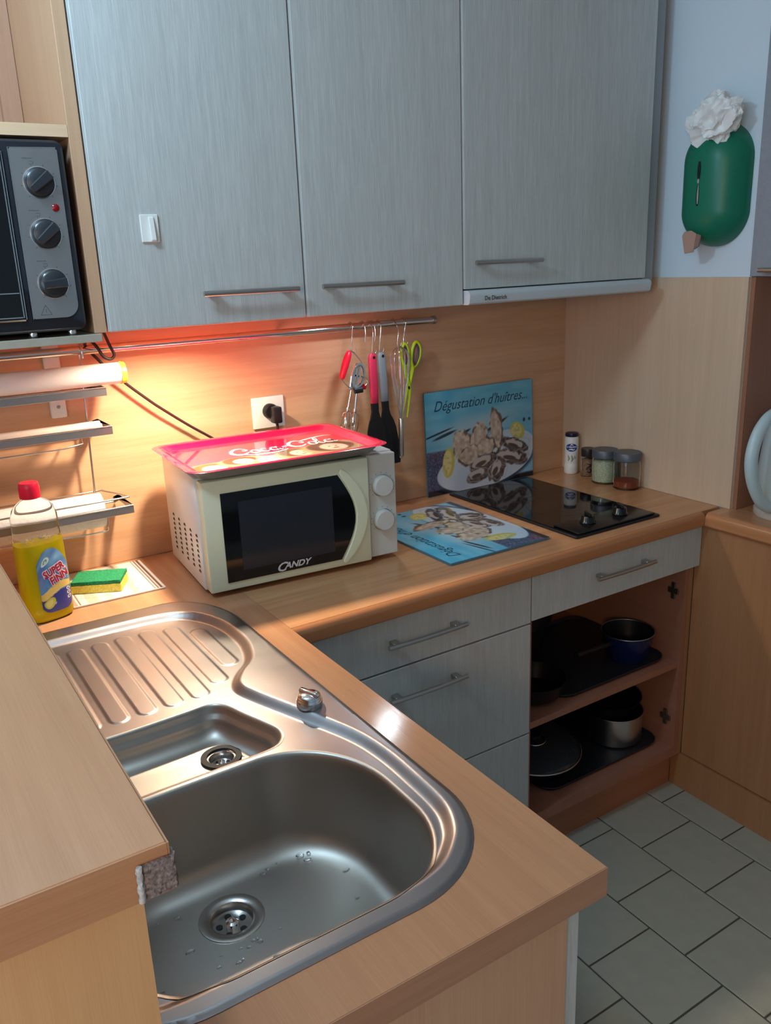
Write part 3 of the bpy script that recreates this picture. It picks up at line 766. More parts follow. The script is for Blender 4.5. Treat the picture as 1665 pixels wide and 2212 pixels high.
# tube of cling film
cf = thing('film_roll', 'thick white film tube with lime end cap on the rack top tier', 'roll', (-.9, -.105, 1.329))
obj('roll', tube([(-1.12, -.100, 1.3515), (-.7205, -.100, 1.3515)], .0225, 36), mat('film_white', srgb(240, 238, 236), .35), cf, smooth=40)
obj('end_cap', tube([(-.7204, -.100, 1.3515), (-.716, -.100, 1.3515), (-.7155, -.100, 1.3515), (-.7100, -.100, 1.3515)], [.0238, .0238, .0225, .0222], 36), mat('lime_cap', srgb(222, 230, 60), .35), cf, smooth=40)
fo = thing('foil_roll', 'thin white roll lying in the rack middle tier', 'roll', (-.95, -.08, 1.235))
obj('roll', tube([(-1.12, -.083, 1.2405), (-.772, -.083, 1.2405)], .0125, 24), mat('foil_paper', srgb(214, 196, 186), .35), fo, smooth=40)
obj('core', tube([(-.7719, -.083, 1.2405), (-.768, -.083, 1.2405)], .006, 16), plastic_w, fo, smooth=40)
pt = thing('paper_towel_roll', 'embossed white kitchen paper roll in the rack bottom tier', 'roll', (-.9, -.078, 1.02))
tm = mat('paper_towel', srgb(226, 224, 226), .9, noise=.06, nscale=160, bump=.8, bscale=160)
obj('roll', tube([(-1.10, -.078, 1.0560), (-.7905, -.078, 1.0560)], .0375, 40), tm, pt, smooth=40)
obj('core', tube([(-.7904, -.078, 1.0560), (-.7895, -.078, 1.0560)], .019, 24), mat('cardboard', srgb(150, 120, 95), .8), pt, smooth=40)

# oven cable
cab = catmull([(-.752, -.09, 1.462), (-.745, -.095, 1.447), (-.740, -.10, 1.430), (-.733, -.10, 1.408), (-.7265, -.10, 1.390), (-.735, -.10, 1.3815), (-.749, -.10, 1.388), (-.757, -.095, 1.405), (-.765, -.085, 1.419), (-.772, -.07, 1.4230), (-.770, -.052, 1.4185), (-.766, -.028, 1.405), (-.745, -.026, 1.378), (-.722, -.028, 1.350), (-.683, -.028, 1.311), (-.640, -.028, 1.272), (-.616, -.028, 1.252), (-.566, -.026, 1.213), (-.523, -.026, 1.182), (-.46, -.026, 1.140), (-.40, -.030, 1.115), (-.355, -.038, 1.125), (-.337, -.040, 1.155), (-.336, -.040, 1.1815)], 6)
cbo = base('power_cable', 'dark power cable looping from the mini oven down to the socket', 'cable', tube(cab, .0034, 8), mat('cable_dark', srgb(50, 26, 26), .45), smooth=60)

# ------------------------------------------------------------------ socket
so = thing('wall_socket', 'white wall socket with a black plug behind the red tray', 'socket', (-.342, -.004, 1.177))
obj('plate', box(-.385, -.299, -.0085, -.0004, 1.168, 1.2455, .002, seg=2), plastic_w, so, smooth=40)
pl = thing('plug', 'black power plug in the wall socket', 'plug', (-.342, -.03, 1.195))
obj('plug_disc', xf(lathe([(.019, 0), (.019, .012), (.016, .016)], 28), Matrix.Translation((-.340, -.0088, 1.2100)) @ Matrix.Rotation(PI / 2, 4, 'X')), black_pl, pl, smooth=40)
obj('plug_grip', box(-.347, -.324, -.050, -.0250, 1.183, 1.2240, .004, seg=2), black_pl, pl, smooth=40)

# ------------------------------------------------------------------ microwave
MA = math.radians(-4.6)
mw = thing('microwave', 'cream and white microwave oven with black glass door on the worktop', 'microwave', (-.6620, -.348, .9), MA)
W_, D_, H_ = .452, .292, .252
# local frame: x along the front, +y to the back, z up (0 = worktop)
def L(bm_, name, m, parent=mw, smooth=None): return obj(name, bm_, m, parent, world=False, smooth=smooth)
shell = box(0, W_, .022, D_, .010, H_, .004, seg=2)
L(shell, 'casing', mw_body, smooth=40)
for fx in (.04, W_ - .04):
    for fy in (.05, D_ - .04): L(lathe([(.012, 0), (.013, .004), (.012, .0098)], 20, (fx, fy, .0002)), 'foot', black_rub, smooth=40)
DW = .376
door = L(box(.003, DW, -.012, .0215, .012, H_ - .002, .0045, seg=2), 'door', cream, smooth=40)
# black glass: straight left side, bowed right side
gl = [(.040, .030), (.040, H_ - .030)]
for k in range(13):
    t = k / 12; gl.append((.300 + .038 * math.sin(PI * t) , (H_ - .030) - (H_ - .060) * t))
b = prism(gl, 'y', -.0142, -.0119)
g1 = L(b, 'glass_pane', black_gl, door)
L(box(.075, .285, -.0146, -.0143, .052, H_ - .052), 'mesh_window', mw_window, g1)
# raised crescent grip right of the glass
cres = []
for k in range(13):
    t = k / 12; cres.append((.302 + .038 * math.sin(PI * t), (H_ - .026) - (H_ - .052) * t))
for k in range(13):
    t = 1 - k / 12; cres.append((.308 + .062 * math.sin(PI * t) ** .75, (H_ - .016) - (H_ - .032) * t))
L(prism(cres, 'y', -.0165, -.0121, bev=.0030), 'door_grip', cream, door, smooth=40)
L(box(.3785, W_ - .001, .004, .0215, .012, H_ - .003, .002), 'control_panel', mw_grey)
for kz in (.178, .098):
    kn = L(xf(lathe([(.0240, 0), (.0235, .012), (.0215, .015), (.001, .0155)], 36), Matrix.Translation((.4145, .0038, kz)) @ Matrix.Rotation(PI / 2, 4, 'X')), 'knob', mw_grey, smooth=40)
    L(xf(lathe([(.0255, 0), (.0255, .0012), (.0243, .0012), (.0243, 0)], 36, cap0=False, cap1=False), Matrix.Translation((.4145, .0038, kz)) @ Matrix.Rotation(PI / 2, 4, 'X')), 'knob_rim', chrome, kn)
    tk = bmesh.new()
    for a in range(-130, 131, 26):
        t = math.radians(a); ribbon([([(.4145 + .0275 * math.sin(t), kz + .0275 * math.cos(t)), (.4145 + .0310 * math.sin(t), kz + .0310 * math.cos(t))], [.0009])], lambda u, v: (u, .00375, v), tk)
    L(tk, 'dial_marks', dk, kn)
# vents on the left side: five columns
vb = bmesh.new()
for c in range(5):
    for r in range(8):
        y = .070 + c * .040; z = .047 + r * .0112 + (c - 4) * (-.0) + 0
        y = .236 - c * .047
        v = prism([(-.0075, -.0030), (.0075, -.0030), (.0050, .0014), (0, .0034), (-.0050, .0014)], 'x', -.0006, .0002)
        xf(v, Matrix.Translation((0, y, z))); join(vb, v)
vo = L(vb, 'vent_slots', black_rub); vo['kind'] = 'stuff'
logo_m = mat('logo_silver', srgb(205, 205, 205), .35)
text('C', .027, logo_m, lambda u, v: (.146 + u, -.0150, .0335 + v - .001), g1, shear=.35, bold=.0006, sx=1.15, world=False, name='logo')
text('ANDY', .0185, logo_m, lambda u, v: (.1655 + u, -.0150, .0365 + v), g1, shear=.35, bold=.0006, sx=1.1, world=False, name='logo')

# ------------------------------------------------------------------ red tray on the microwave
TA = math.radians(-3.2)
ty = thing('serving_tray', 'red metal tray printed with white lettering and faces on top of the microwave', 'tray', (-.4560, -.2450, .9 + H_ + .001), TA)
TW, TD = .448, .322
def tray_ring(inset, z, r):
    return [(x, y, z) for x, y in rrect(-TW / 2 + inset, TW / 2 - inset, -TD / 2 + inset, TD / 2 - inset, r, n=8)]
red_m = mat('tray_red', srgb(222, 12, 66), .22, coat=.8)
grey_u = mat('tray_underside', srgb(150, 150, 150), .4, metal=.6)
obj('rim', loft([tray_ring(.0335, .0140, .020), tray_ring(.028, .0150, .024), tray_ring(.017, .0236, .028), tray_ring(.012, .0252, .030), tray_ring(.002, .0256, .034), tray_ring(.0, .0246, .035)]), red_m, ty, world=False, smooth=35)
obj('underside', loft([tray_ring(.040, .0002, .020), tray_ring(.030, .0036, .024), tray_ring(.016, .0200, .028), tray_ring(.010, .0242, .030), tray_ring(.0005, .0246, .035)], cap0=True), grey_u, ty, world=False, smooth=35)
def tray_paint(u, v):
    x = u * 1.39; c = np.tile(np.array([224., 14., 68.]), (len(u), 1))
    # pictured heads along the near edge: hair, skin, hat; plain invented figures
    for cx, cy, s, hair in ((.12, .14, .17, (120, 60, 20)), (.38, .24, .15, (110, 40, 28)), (.62, .14, .14, (200, 190, 160)), (.86, .24, .17, (92, 74, 44)), (1.16, .28, .21, (70, 40, 26))):
        c = blend(c, ell(x, v, cx + .02, cy, s * 1.5, s * 1.25, .1, .2), (178, 150, 110) if cx != .10 else (214, 160, 120))
        c = blend(c, ell(x, v, cx, cy + .03, s, s * .95, 0, .15), hair)
        c = blend(c, ell(x, v, cx + .015, cy - .005, s * .58, s * .72, .1, .15), (240, 205, 180))
        c = blend(c, ell(x, v, cx + .02, cy - .05, s * .16, s * .07, .1, .3), (170, 20, 30))
        for e in (-.02, .04): c = blend(c, ell(x, v, cx + e + .005, cy + .02, s * .07, s * .06, 0, .4), (60, 40, 30))
    k = (vnoise(x, v, 14, 3) - .5) * 24 * (v < .42)
    return np.clip(c + k[:, None], 0, 255)
IW, ID = TW - .066, TD - .066
printed('printed_base', 140, 100, lambda u, v: ((u - .5) * IW, (v - .5) * ID, .0141), tray_paint, print_tray, ty, world=False)
# script lettering, drawn stroke by stroke (unit = letter height)
S = []
def st(pts, *w): S.append((pts, list(w)))
def capC(ox):
    st([(ox + .95, .95), (ox + .80, 1.12), (ox + .50, 1.08), (ox + .22, .78), (ox + .12, .42), (ox + .28, .10), (ox + .62, .06), (ox + .95, .30)], .04, .10, .18, .20, .16, .06)
    st([(ox + .95, .95), (ox + 1.02, .72), (ox + .88, .62), (ox + .78, .76)], .05, .10, .05)
def small_o(ox):
    st([(ox + .22, .62), (ox + .06, .42), (ox + .06, .16), (ox + .22, .04), (ox + .40, .16), (ox + .42, .44), (ox + .22, .62)], .05, .12, .14, .06, .12, .12, .05)
def small_a(ox):
    small_o(ox); st([(ox + .44, .64), (ox + .42, .30), (ox + .50, .06), (ox + .66, .16)], .10, .14, .09, .04)
capC(0); small_o(1.05)
st([(1.95, .56), (1.80, .64), (1.66, .46), (1.64, .18), (1.80, .04), (2.02, .20)], .08, .06, .14, .12, .05)
small_a(2.08); st([(2.78, .40), (2.92, .44), (3.08, .42)], .10, .12, .08)
capC(3.1); small_o(4.2)
st([(4.66, .20), (4.86, .60), (5.02, 1.08), (4.92, 1.16), (4.80, .80), (4.80, .24), (4.94, .06), (5.08, .18)], .05, .06, .07, .07, .14, .14, .07, .04)
small_a(5.12)
st([(4.02, .98), (4.4, 1.12), (5.1, 1.34), (5.7, 1.42), (6.05, 1.30)], .05, .14, .12, .06, .02)
st([(.50, .10), (1.0, -.26), (1.9, -.34), (2.6, -.18), (2.9, -.02)], .05, .13, .15, .10, .03)
white_ink = mat('white_ink', srgb(250, 246, 240), .3)
us = .0440
lt = ribbon(S, lambda u, v: (-.085 + u * us * 1.0, -.010 + v * us * 1.25, .0144)); obj('lettering', lt, white_ink, ty, world=False)

# ------------------------------------------------------------------ glass boards with the oyster print
def oyster_paint(u, v):
    x = u * 1.333
    n1 = vnoise(x, v * 3, 7, 1); n2 = vnoise(x, v, 40, 2); n3 = vnoise(x, v, 90, 5)
    c = np.stack([120 - 40 * v + 30 * n1, 178 - 8 * v + 18 * n1, 206 - 6 * v + 8 * n1], 1)
    # pale shore and dark boats as slanting strokes
    c = blend(c, ell(x, v, .6, .62, .7, .14, .12, .6) * .6, (170, 196, 206))
    for cx, cy, l, w_, a in ((.14, .60, .22, .012, .22), (.22, .575, .17, .018, .24), (.47, .575, .08, .016, .35), (.88, .60, .16, .020, .42), (.80, .575, .08, .014, .35), (1.22, .60, .025, .02, 1.4), (1.29, .60, .02, .02, 1.4)):
        c = blend(c, ell(x, v, cx, cy, l, w_, a, .4), (38, 52, 62))
    # granite lower left
    gk = (.44 - v - .08 * (x > .3)) / .02
    gr = np.stack([60 + 55 * n3, 62 + 50 * n3, 84 + 56 * n3], 1)
    c = blend(c, gk * (x < .75), gr)
    c = blend(c, (.06 - v) / .02, (34, 34, 42))
    # plate
    pk = np.maximum(ell(x, v, .72, .22, .62, .235, .10, .03), ell(x, v, .95, .33, .42, .20, .05, .03))
    c = blend(c, ell(x, v, .73, .20, .65, .25, .10, .06) * .6, (60, 70, 90))
    pl_ = np.stack([196 - 14 * v + 8 * n1, 208 + 6 * n1, 220 + 4 * n1], 1)
    c = blend(c, pk, pl_)
    # lemons
    for cx, cy, rx, ry, a in ((.255, .30, .075, .155, -.12), (1.13, .50, .11, .085, -.7)):
        c = blend(c, ell(x, v, cx, cy, rx, ry, a, .1), (196, 186, 92)); c = blend(c, ell(x, v, cx - .015, cy, rx * .75, ry * .82, a, .1), (214, 206, 140))
        c = blend(c, (n2 - .55) * 3 * (ell(x, v, cx - .015, cy, rx * .7, ry * .78, a, .1) > 0), (190, 178, 100))
    # standing oysters: frilled pale flesh
    for cx, cy, rx, ry, a, s in ((.43, .44, .13, .17, .25, 1), (.64, .47, .12, .19, -.1, 2), (.86, .55, .085, .22, .12, 3), (.52, .33, .16, .10, .2, 4), (.72, .38, .13, .11, .3, 6)):
        fr_ = ell(x, v, cx, cy, rx, ry, a, .12) + (vnoise(x, v, 26, s) - .5) * 2.6
        c = blend(c, fr_, (104, 84, 72)); 
        f2 = ell(x, v, cx - .008, cy + .01, rx * .9, ry * .9, a, .14) + (vnoise(x, v, 30, s + 9) - .5) * 2.8
        col = np.stack([222 - 56 * vnoise(x, v, 34, s), 206 - 60 * vnoise(x, v, 34, s), 188 - 64 * vnoise(x, v, 34, s)], 1)
        c = blend(c, f2, col)
    # open oysters, dark frills around light flesh
    for cx, cy, rx, ry, a, s in ((.68, .235, .20, .085, .25, 11), (.62, .12, .17, .075, .15, 12), (.86, .13, .14, .10, .9, 13), (1.05, .24, .24, .085, -.25, 14), (1.10, .36, .20, .07, -.35, 15)):
        fr_ = ell(x, v, cx, cy, rx, ry, a, .15) + (vnoise(x, v, 24, s) - .5) * 2.0
        c = blend(c, fr_, np.stack([70 + 60 * n2, 58 + 58 * n2, 56 + 54 * n2], 1))
        f2 = ell(x, v, cx - .02, cy + .016, rx * .68, ry * .60, a, .2) + (vnoise(x, v, 28, s + 3) - .5) * 2.4
        c = blend(c, f2, (196, 186, 178))
        c = blend(c, ell(x, v, cx - .03, cy - .005, rx * .42, ry * .32, a, .3), (92, 76, 70))
        k = np.abs(np.sqrt(((x - cx) / rx) ** 2 + ((v - cy) / ry) ** 2) - .92 + (vnoise(x, v, 20, s) - .5) * .3) 
        c = blend(c, (1 - k / .06) * .8, (190, 182, 176))
    return np.clip(c, 0, 255)
ink_t = mat('title_ink', srgb(34, 70, 92), .4)
gedge = mat('board_glass', srgb(70, 120, 140), .08, coat=.5)
def board(label, M4, bright, grp=None):
    o = bpy.data.objects.new('glass_board', None); COL.objects.link(o); o.matrix_basis = M4
    tag(o, label, 'cutting board')
    obj('glass_slab', prism(rrect(0, .4, 0, .3, .006, n=4), 'z', .0005, .0052), gedge, o, world=False)
    pm = print_gloss
    printed('printed_picture', 300, 225, lambda u, v: (.0012 + u * .3976, .0012 + v * .2976, .0055), (lambda u, v: np.clip(oyster_paint(u, v) * bright, 0, 255)), pm, o, world=False)
    text("D\u00e9gustation d'hu\u00eetres...", .0415, ink_t, lambda u, v: (.030 + u, .2435 + v + u * .0, .0058), o, shear=.40, sx=.90, world=False)
    return o
# standing behind the hob, leaning on the wall
tilt = math.radians(2.0)
Ms = Matrix.Translation((.127, -.0165, .9003)) @ Matrix.Rotation(PI / 2 - tilt, 4, 'X')
board('glass cutting board printed with oysters, standing against the wall behind the hob', Ms, np.array([1.0, 1.0, 1.02]))
# lying on the worktop: its right side points to the wall, its top to the left
Ml = Matrix.Translation((.1445, -.5050, .9003)) @ Matrix.Rotation(PI / 2 + .004, 4, 'Z')
board('glass cutting board printed with oysters, lying flat between microwave and hob', Ml, np.array([1.06, 1.08, 1.08]))

# ------------------------------------------------------------------ hob
hb = thing('ceramic_hob', 'black two-zone ceramic hob with two knobs set into the worktop', 'hob', (.33, -.28, .9))
HX0, HX1, HY0, HY1 = .189, .487, -.548, -.036
obj('frame', prism(rrect(HX0, HX1, HY0, HY1, .006, n=4), 'z', .9003, .9062, bev=.0018), black_pl, hb)
obj('glass_plate', prism(rrect(HX0 + .008, HX1 - .008, HY0 + .010, HY1 - .008, .004, n=4), 'z', .9063, .9072), black_gl, hb)
obj('control_strip', box(HX0 + .014, HX1 - .014, HY0 + .006, -.452, .9073, .9125, .003, seg=2), mat('hob_strip', srgb(26, 26, 26), .25), hb, smooth=40)
zr = bmesh.new()
for (cx, cy, r) in ((.338, -.140, .078), (.338, -.335, .090)):
    lathe([(r, 0), (r - .0015, 0)], 60, (cx, cy, .90735), bm=zr, cap0=False, cap1=False)
obj('zone_rings', zr, mat('ring_grey', srgb(50, 50, 52), .4), hb)
for kx in (.278, .392):
    kn = obj('knob', lathe([(.0200, 0), (.0205, .003), (.0180, .006), (.0160, .017), (.0145, .019), (.001, .019)], 30, (kx, -.497, .9127)), mat('hob_knob', srgb(14, 14, 16), .22), hb, smooth=40)
    gb = box(-.018, .018, -.0045, .0045, 0, .010, .003, seg=2); xf(gb, Matrix.Translation((kx, -.497, .9300)) @ Matrix.Rotation(1.1, 4, 'Z'))
    obj('grip', gb, MATS['hob_knob'], kn, smooth=40)

# ------------------------------------------------------------------ spices by the right wall
sb = thing('salt_shaker', 'white plastic salt dispenser with dark flip cap and blue label, in the corner', 'shaker', (.638, -.072, .9))
c = (.638, -.072, .9003)
obj('body', lathe([(.019, 0), (.0215, .003), (.0215, .030), (.0205, .033), (.0215, .036), (.0215, .110), (.0195, .116), (.0192, .1161)], 32, c), plastic_w, sb, smooth=40)
obj('cap', lathe([(.0191, .1163), (.0205, .120), (.0190, .127), (.006, .129), (.001, .129)], 32, c), mat('navy_cap', srgb(26, 26, 56), .35), sb, smooth=40)
def on_cyl(c, r, a0):
    return lambda u, v: (c[0] + r * math.sin(a0 + u / r), c[1] - r * math.cos(a0 + u / r), c[2] + v)
A0 = math.radians(-44)
def disc(fn, cx, cy, rx, ry, n=28, rings=4):
    b = bmesh.new(); prev = [b.verts.new(fn(cx, cy))]; 
    for k in range(1, rings + 1):
        cur = [b.verts.new(fn(cx + rx * k / rings * math.cos(2 * PI * j / n), cy + ry * k / rings * math.sin(2 * PI * j / n))) for j in range(n)]
        for j in range(n):
            if k == 1: b.faces.new((prev[0], cur[j], cur[(j + 1) % n]))
            else: b.faces.new((prev[j], cur[j], cur[(j + 1) % n], prev[(j + 1) % n]))
        prev = cur
    return b
fnl = on_cyl(c, .0218, A0)
lab = obj('label', disc(fnl, 0, .084, .0185, .0125), mat('blue_label', srgb(24, 66, 140), .35), sb)
text('LA BALEINE', .0072, white_ink, lambda u, v: on_cyl(c, .0220, A0)(u, .0835 + v), lab, align='CENTER', sx=.9, bold=.0002)
ribbon_b = ribbon([([(-.010, .076), (-.002, .079), (.006, .077), (.011, .080)], [.001, .004, .001]), ([(-.004, .090), (0, .094), (.005, .091)], [.001, .003, .001])], on_cyl(c, .0220, A0))
obj('label_emblem', ribbon_b, white_ink, lab)
gp_ = ribbon([([(-.011, .060), (-.007, .050), (-.010, .042)], [.002, .006, .002]), ([(0, .060), (.004, .048), (0, .040)], [.002, .007, .002]), ([(.010, .058), (.012, .048)], [.002, .005]), ([(-.012, .018), (.012, .018)], [.0015]), ([(-.012, .024), (.012, .024)], [.0015])], on_cyl(c, .0218, A0))
obj('printed_decoration', gp_, mat('pale_ink', srgb(150, 158, 130), .6), sb)

def jar(loc, r, h, lid_h, label, fill, fmat, group, lidm, fill_noise=0):
    t = thing('spice_jar', label, 'jar', loc, 0, group)
    obj('glass', lathe([(r * .9, 0), (r, .004), (r, h - .012), (r * .93, h - .004), (r * .93, h), (r * .86, h), (r * .86, h - .006), (r * .94, h - .014), (r * .94, .006), (r * .84, .003)], 36, (0, 0, .0003), cap1=True), glass_m, t, world=False, smooth=40)
    obj('lid', lathe([(r * .97, h - .006), (r * 1.02, h - .004), (r * 1.02, h + lid_h - .003), (r * .97, h + lid_h), (r * .001, h + lid_h)], 36, (0, 0, .0010), cap0=False), lidm, t, world=False, smooth=40)
    f = lathe([(r * .80, .0045), (r * .92, .008), (r * .92, fill * .92), (r * .55, fill), (r * .001, fill * 1.03)], 28, (0, 0, 0))
    if fill_noise: lumpy(f, fill_noise, 180)
    obj('contents', f, fmat, t, world=False, smooth=40)
    return t
lid_grey = mat('lid_grey', srgb(92, 98, 106), .4, metal=.3)
herb = mat('herbs', srgb(196, 204, 170), .9, noise=.35, nscale=300, bump=1, bscale=500)
papr = mat('paprika', srgb(150, 62, 30), .9, noise=.25, nscale=300, bump=1, bscale=500)
pepp = mat('peppercorns', srgb(70, 46, 36), .8, noise=.7, nscale=320, bump=1, bscale=400)
j1 = jar((.641, -.139, .9), .0205, .070, .018, 'small spice jar with dark lid between the salt and the herb jar', .058, mat('spice_mix', srgb(158, 124, 96), .9, noise=.5, nscale=240), 'spice jars', mat('lid_dark', srgb(44, 38, 36), .35))
def jl(u, v): 
    r = .0209; a = math.radians(-35) + u / r; return (r * math.sin(a), -r * math.cos(a), v)
obj('label_print', ribbon([([(-.006, .045), (.006, .040), (-.002, .033), (-.008, .026)], [.002, .006, .003]), ([(.001, .030), (.009, .024), (.003, .018), (-.006, .020)], [.002, .006, .002])], jl), mat('print_dark', srgb(46, 36, 34), .6), j1, world=False)
jar((.630, -.218, .9), .0370, .082, .018, 'glass spice jar full of pale dried herbs, middle of the group', .072, herb, 'spice jars', lid_grey, .001)
jar((.6305, -.3030, .9), .0385, .088, .018, 'glass spice jar with a little red-brown powder, nearest the front', .026, papr, 'spice jars', lid_grey, .001)

# ------------------------------------------------------------------ kettle
kt = thing('electric_kettle', 'white plastic electric kettle with curved handle at the right edge', 'kettle', (.735, -.735, .9))
kw = mat('kettle_white', srgb(196, 214, 216), .3, coat=.2)
kc = (.740, -.735, .9003)
obj('power_base', lathe([(.078, 0), (.080, .004), (.080, .016), (.074, .021)], 44, kc), mat('kettle_base', srgb(190, 184, 170), .4), kt, smooth=40)
obj('body', lathe([(.070, .0225), (.078, .03), (.080, .06), (.077, .13), (.070, .20), (.062, .250), (.058, .262)], 44, kc), kw, kt, smooth=40)
obj('lid', lathe([(.0575, .2622), (.054, .270), (.035, .277), (.001, .279)], 40, kc), kw, kt, smooth=40)
hp = catmull([(.690, -.735, 1.168), (.655, -.735, 1.172), (.622, -.735, 1.163), (.592, -.735, 1.135), (.574, -.735, 1.095), (.572, -.735, 1.055), (.586, -.735, 1.010), (.615, -.735, .965), (.645, -.735, .940), (.672, -.735, .930)], 5)
obj('handle', tube(hp, [.010 + .004 * math.sin(PI * k / (len(hp) - 1)) for k in range(len(hp))], 16, flat=1.25), kw, kt, smooth=60)
sp_ = loft([[(.80, -.725, 1.10), (.80, -.745, 1.10), (.790, -.745, 1.15), (.790, -.725, 1.15)], [(.845, -.730, 1.155), (.845, -.740, 1.155), (.80, -.745, 1.16), (.80, -.725, 1.16)]], cap0=True, cap1=True)
obj('spout', sp_, kw, kt)
obj('lid_button', box(.660, .676, -.741, -.729, 1.1795, 1.1855, .002), kw, kt)

# right wall cabinet
r2 = thing('wall_cabinet', 'grey wall cabinet on the right wall above the kettle', 'cabinet', (.85, -1.0, 1.487))
obj('body', box(.6905, 1.34, -1.60, -.6325, 1.4960, 2.25), MATS['beech_carcass'], r2)
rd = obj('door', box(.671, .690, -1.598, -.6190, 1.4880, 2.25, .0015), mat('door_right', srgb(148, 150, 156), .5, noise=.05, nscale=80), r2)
hpp = [(.647 + .004 * (2 * k / 10 - 1) ** 2, -.655 - .02 * k, 1.503) for k in range(11)]
hbm = tube(hpp, .0052, 10)
for hy in (-.67, -.84): box(.650, .6708, hy - .008, hy + .008, 1.498, 1.508, .001, hbm)
obj('handle', hbm, mat('nickel_warm_lit', (.70, .58, .46, 1), .35, metal=1), rd, smooth=40)  # warm light on this handle is tinted into the nickel colour

# ------------------------------------------------------------------ green bag dispenser
gd = thing('bag_dispenser', 'green plastic carrier bag dispenser hung on the white wall', 'bag holder', (.68, -.51, 1.55))
grm = mat('dark_green_plastic', srgb(12, 112, 84), .38)
gy0, gz0, gz1, gr_ = -.513, 1.5600, 1.8450, .087
def capsule_pts(nu=48, nv=26):
    # half capsule on the wall: stadium outline, rounded depth
    rings = []
    for i in range(nv + 1):
        th = PI / 2 * i / nv; sc_ = math.cos(th) ** .8 if i < nv else 0.0; dx = .082 * math.sin(th)
        ring = []
        for j in range(nu):
            a = 2 * PI * j / nu; cy, sz = math.cos(a), math.sin(a)
            zc = (gz1 - gr_) if sz > 0 else (gz0 + gr_)
            L_ = (gz1 - gz0) / 2 - gr_
            mid = (gz0 + gz1) / 2
            ring.append((.6800 - dx, gy0 + gr_ * cy * max(sc_, .02), mid + (L_ * (1 if sz > 0 else -1) if abs(sz) > 1e-6 else L_) * (1 if i < nv else .98) * (1 - .08 * (1 - sc_)) + gr_ * sz * max(sc_, .02)))
        rings.append(ring)
    return rings
obj('shell', loft(capsule_pts(), cap0=True, cap1=True), grm, gd, smooth=60)
# slot on the camera side of the shell
def shell_pt(y, z, e=.0012):
    t = min(1, abs((y - gy0) / gr_)); sc_ = t ** (1 / .8); th = math.acos(min(1, sc_)); return (.680 - .082 * math.sin(th) - e, y, z)
for (za, zb, wdt, nm, mt) in ((1.716, 1.756, .0095, 'slot', black_rub), (1.656, 1.702, .0085, 'slot', black_rub)):
    n = 10; b = bmesh.new(); A = []; Bv = []
    for k in range(n + 1):
        z = za + (zb - za) * k / n; ww = wdt * math.sin(PI * min(max(k / n, .06), .94)) ** .35
        A.append(b.verts.new(shell_pt(-.5110 - ww / 2, z))); Bv.append(b.verts.new(shell_pt(-.5110 + ww / 2, z)))
    for k in range(n): b.faces.new((A[k], A[k + 1], Bv[k + 1], Bv[k]))
    so_ = obj(nm, b, mt, gd)
pv = [shell_pt(-.5120, z, .0012) for z in (1.660, 1.670, 1.682, 1.692, 1.703)]
obj('bag_glimpse', tube(pv, [.0010, .0022, .0024, .0018, .0008], 8), mat('bag_beige', srgb(170, 165, 150), .6), gd, smooth=60)
obj('bag_glimpse', tube([shell_pt(-.5110, z, .0012) for z in (1.707, 1.712, 1.717)], [.0015, .0028, .0014], 8), MATS['bag_beige'], gd, smooth=60)
# brown flap at the bottom
fl_ = prism([(-.480, 1.546), (-.506, 1.549), (-.512, 1.592), (-.496, 1.600), (-.476, 1.598), (-.470, 1.588)], 'x', .598, .602, bev=.0012)
xf(fl_, Matrix.Translation((.002, 0, 0)))
fo_ = thing('bag_tab', 'pinkish brown bag end poking out below the green dispenser', 'bag', (.60, -.46, 1.545))
obj('flap', fl_, mat('tab_brown', srgb(176, 142, 124), .7), fo_)
obj('flap_fold', prism([(-.5065, 1.555), (-.520, 1.562), (-.524, 1.588), (-.5125, 1.592)], 'x', .6010, .6060, bev=.001), mat('tab_brown2', srgb(140, 112, 98), .7), fo_)
# crumpled white bag
pbag = bmesh.new(); bmesh.ops.create_icosphere(pbag, subdivisions=5, radius=1)
from mathutils import noise as mn
for v in pbag.verts:
    p = v.co.copy()
    f = mn.noise(p * 1.3 + Vector((2, 5, 1))); r1 = abs(mn.noise(p * 1.9 + Vector((3, 1, 2)))); r2 = abs(mn.noise(p * 4.2 + Vector((1, 7, 2)))); r3 = abs(mn.noise(p * 9 + Vector((5, 2, 8))))
    rad = 1.12 + .25 * f - .55 * r1 - .16 * r2 - .035 * r3
    q = p * rad
    y = q.y * .064; z = q.z * .058 * (1.1 if q.z < 0 else 1.0); x = q.x * .045
    y -= .22 * z
    if y > .02 and z < -.02: z += (y - .02) * .2
    v.co = Vector((.620 + x, -.530 + y, 1.846 + z))
ear = bmesh.new(); bmesh.ops.create_icosphere(ear, subdivisions=3, radius=1)
for v in ear.verts:
    p = v.co; k = 1 + .5 * mn.noise(p * 2.5 + Vector((4, 4, 4)))
    v.co = Vector((.612 + p.x * .006 * k, -.468 + p.y * .016 * k + .004 * p.z, 1.842 + p.z * .020 * k))
bagm = mat('crumpled_bag', srgb(236, 234, 230), .35, noise=.05, nscale=60, bump=.6, bscale=90)
wbg = thing('plastic_bag', 'crumpled white plastic bag stuffed in the top of the green dispenser', 'bag', (.624, -.53, 1.80))
obj('crumple', pbag, bagm, wbg, smooth=28)
obj('handle_loop', ear, bagm, wbg, smooth=28)

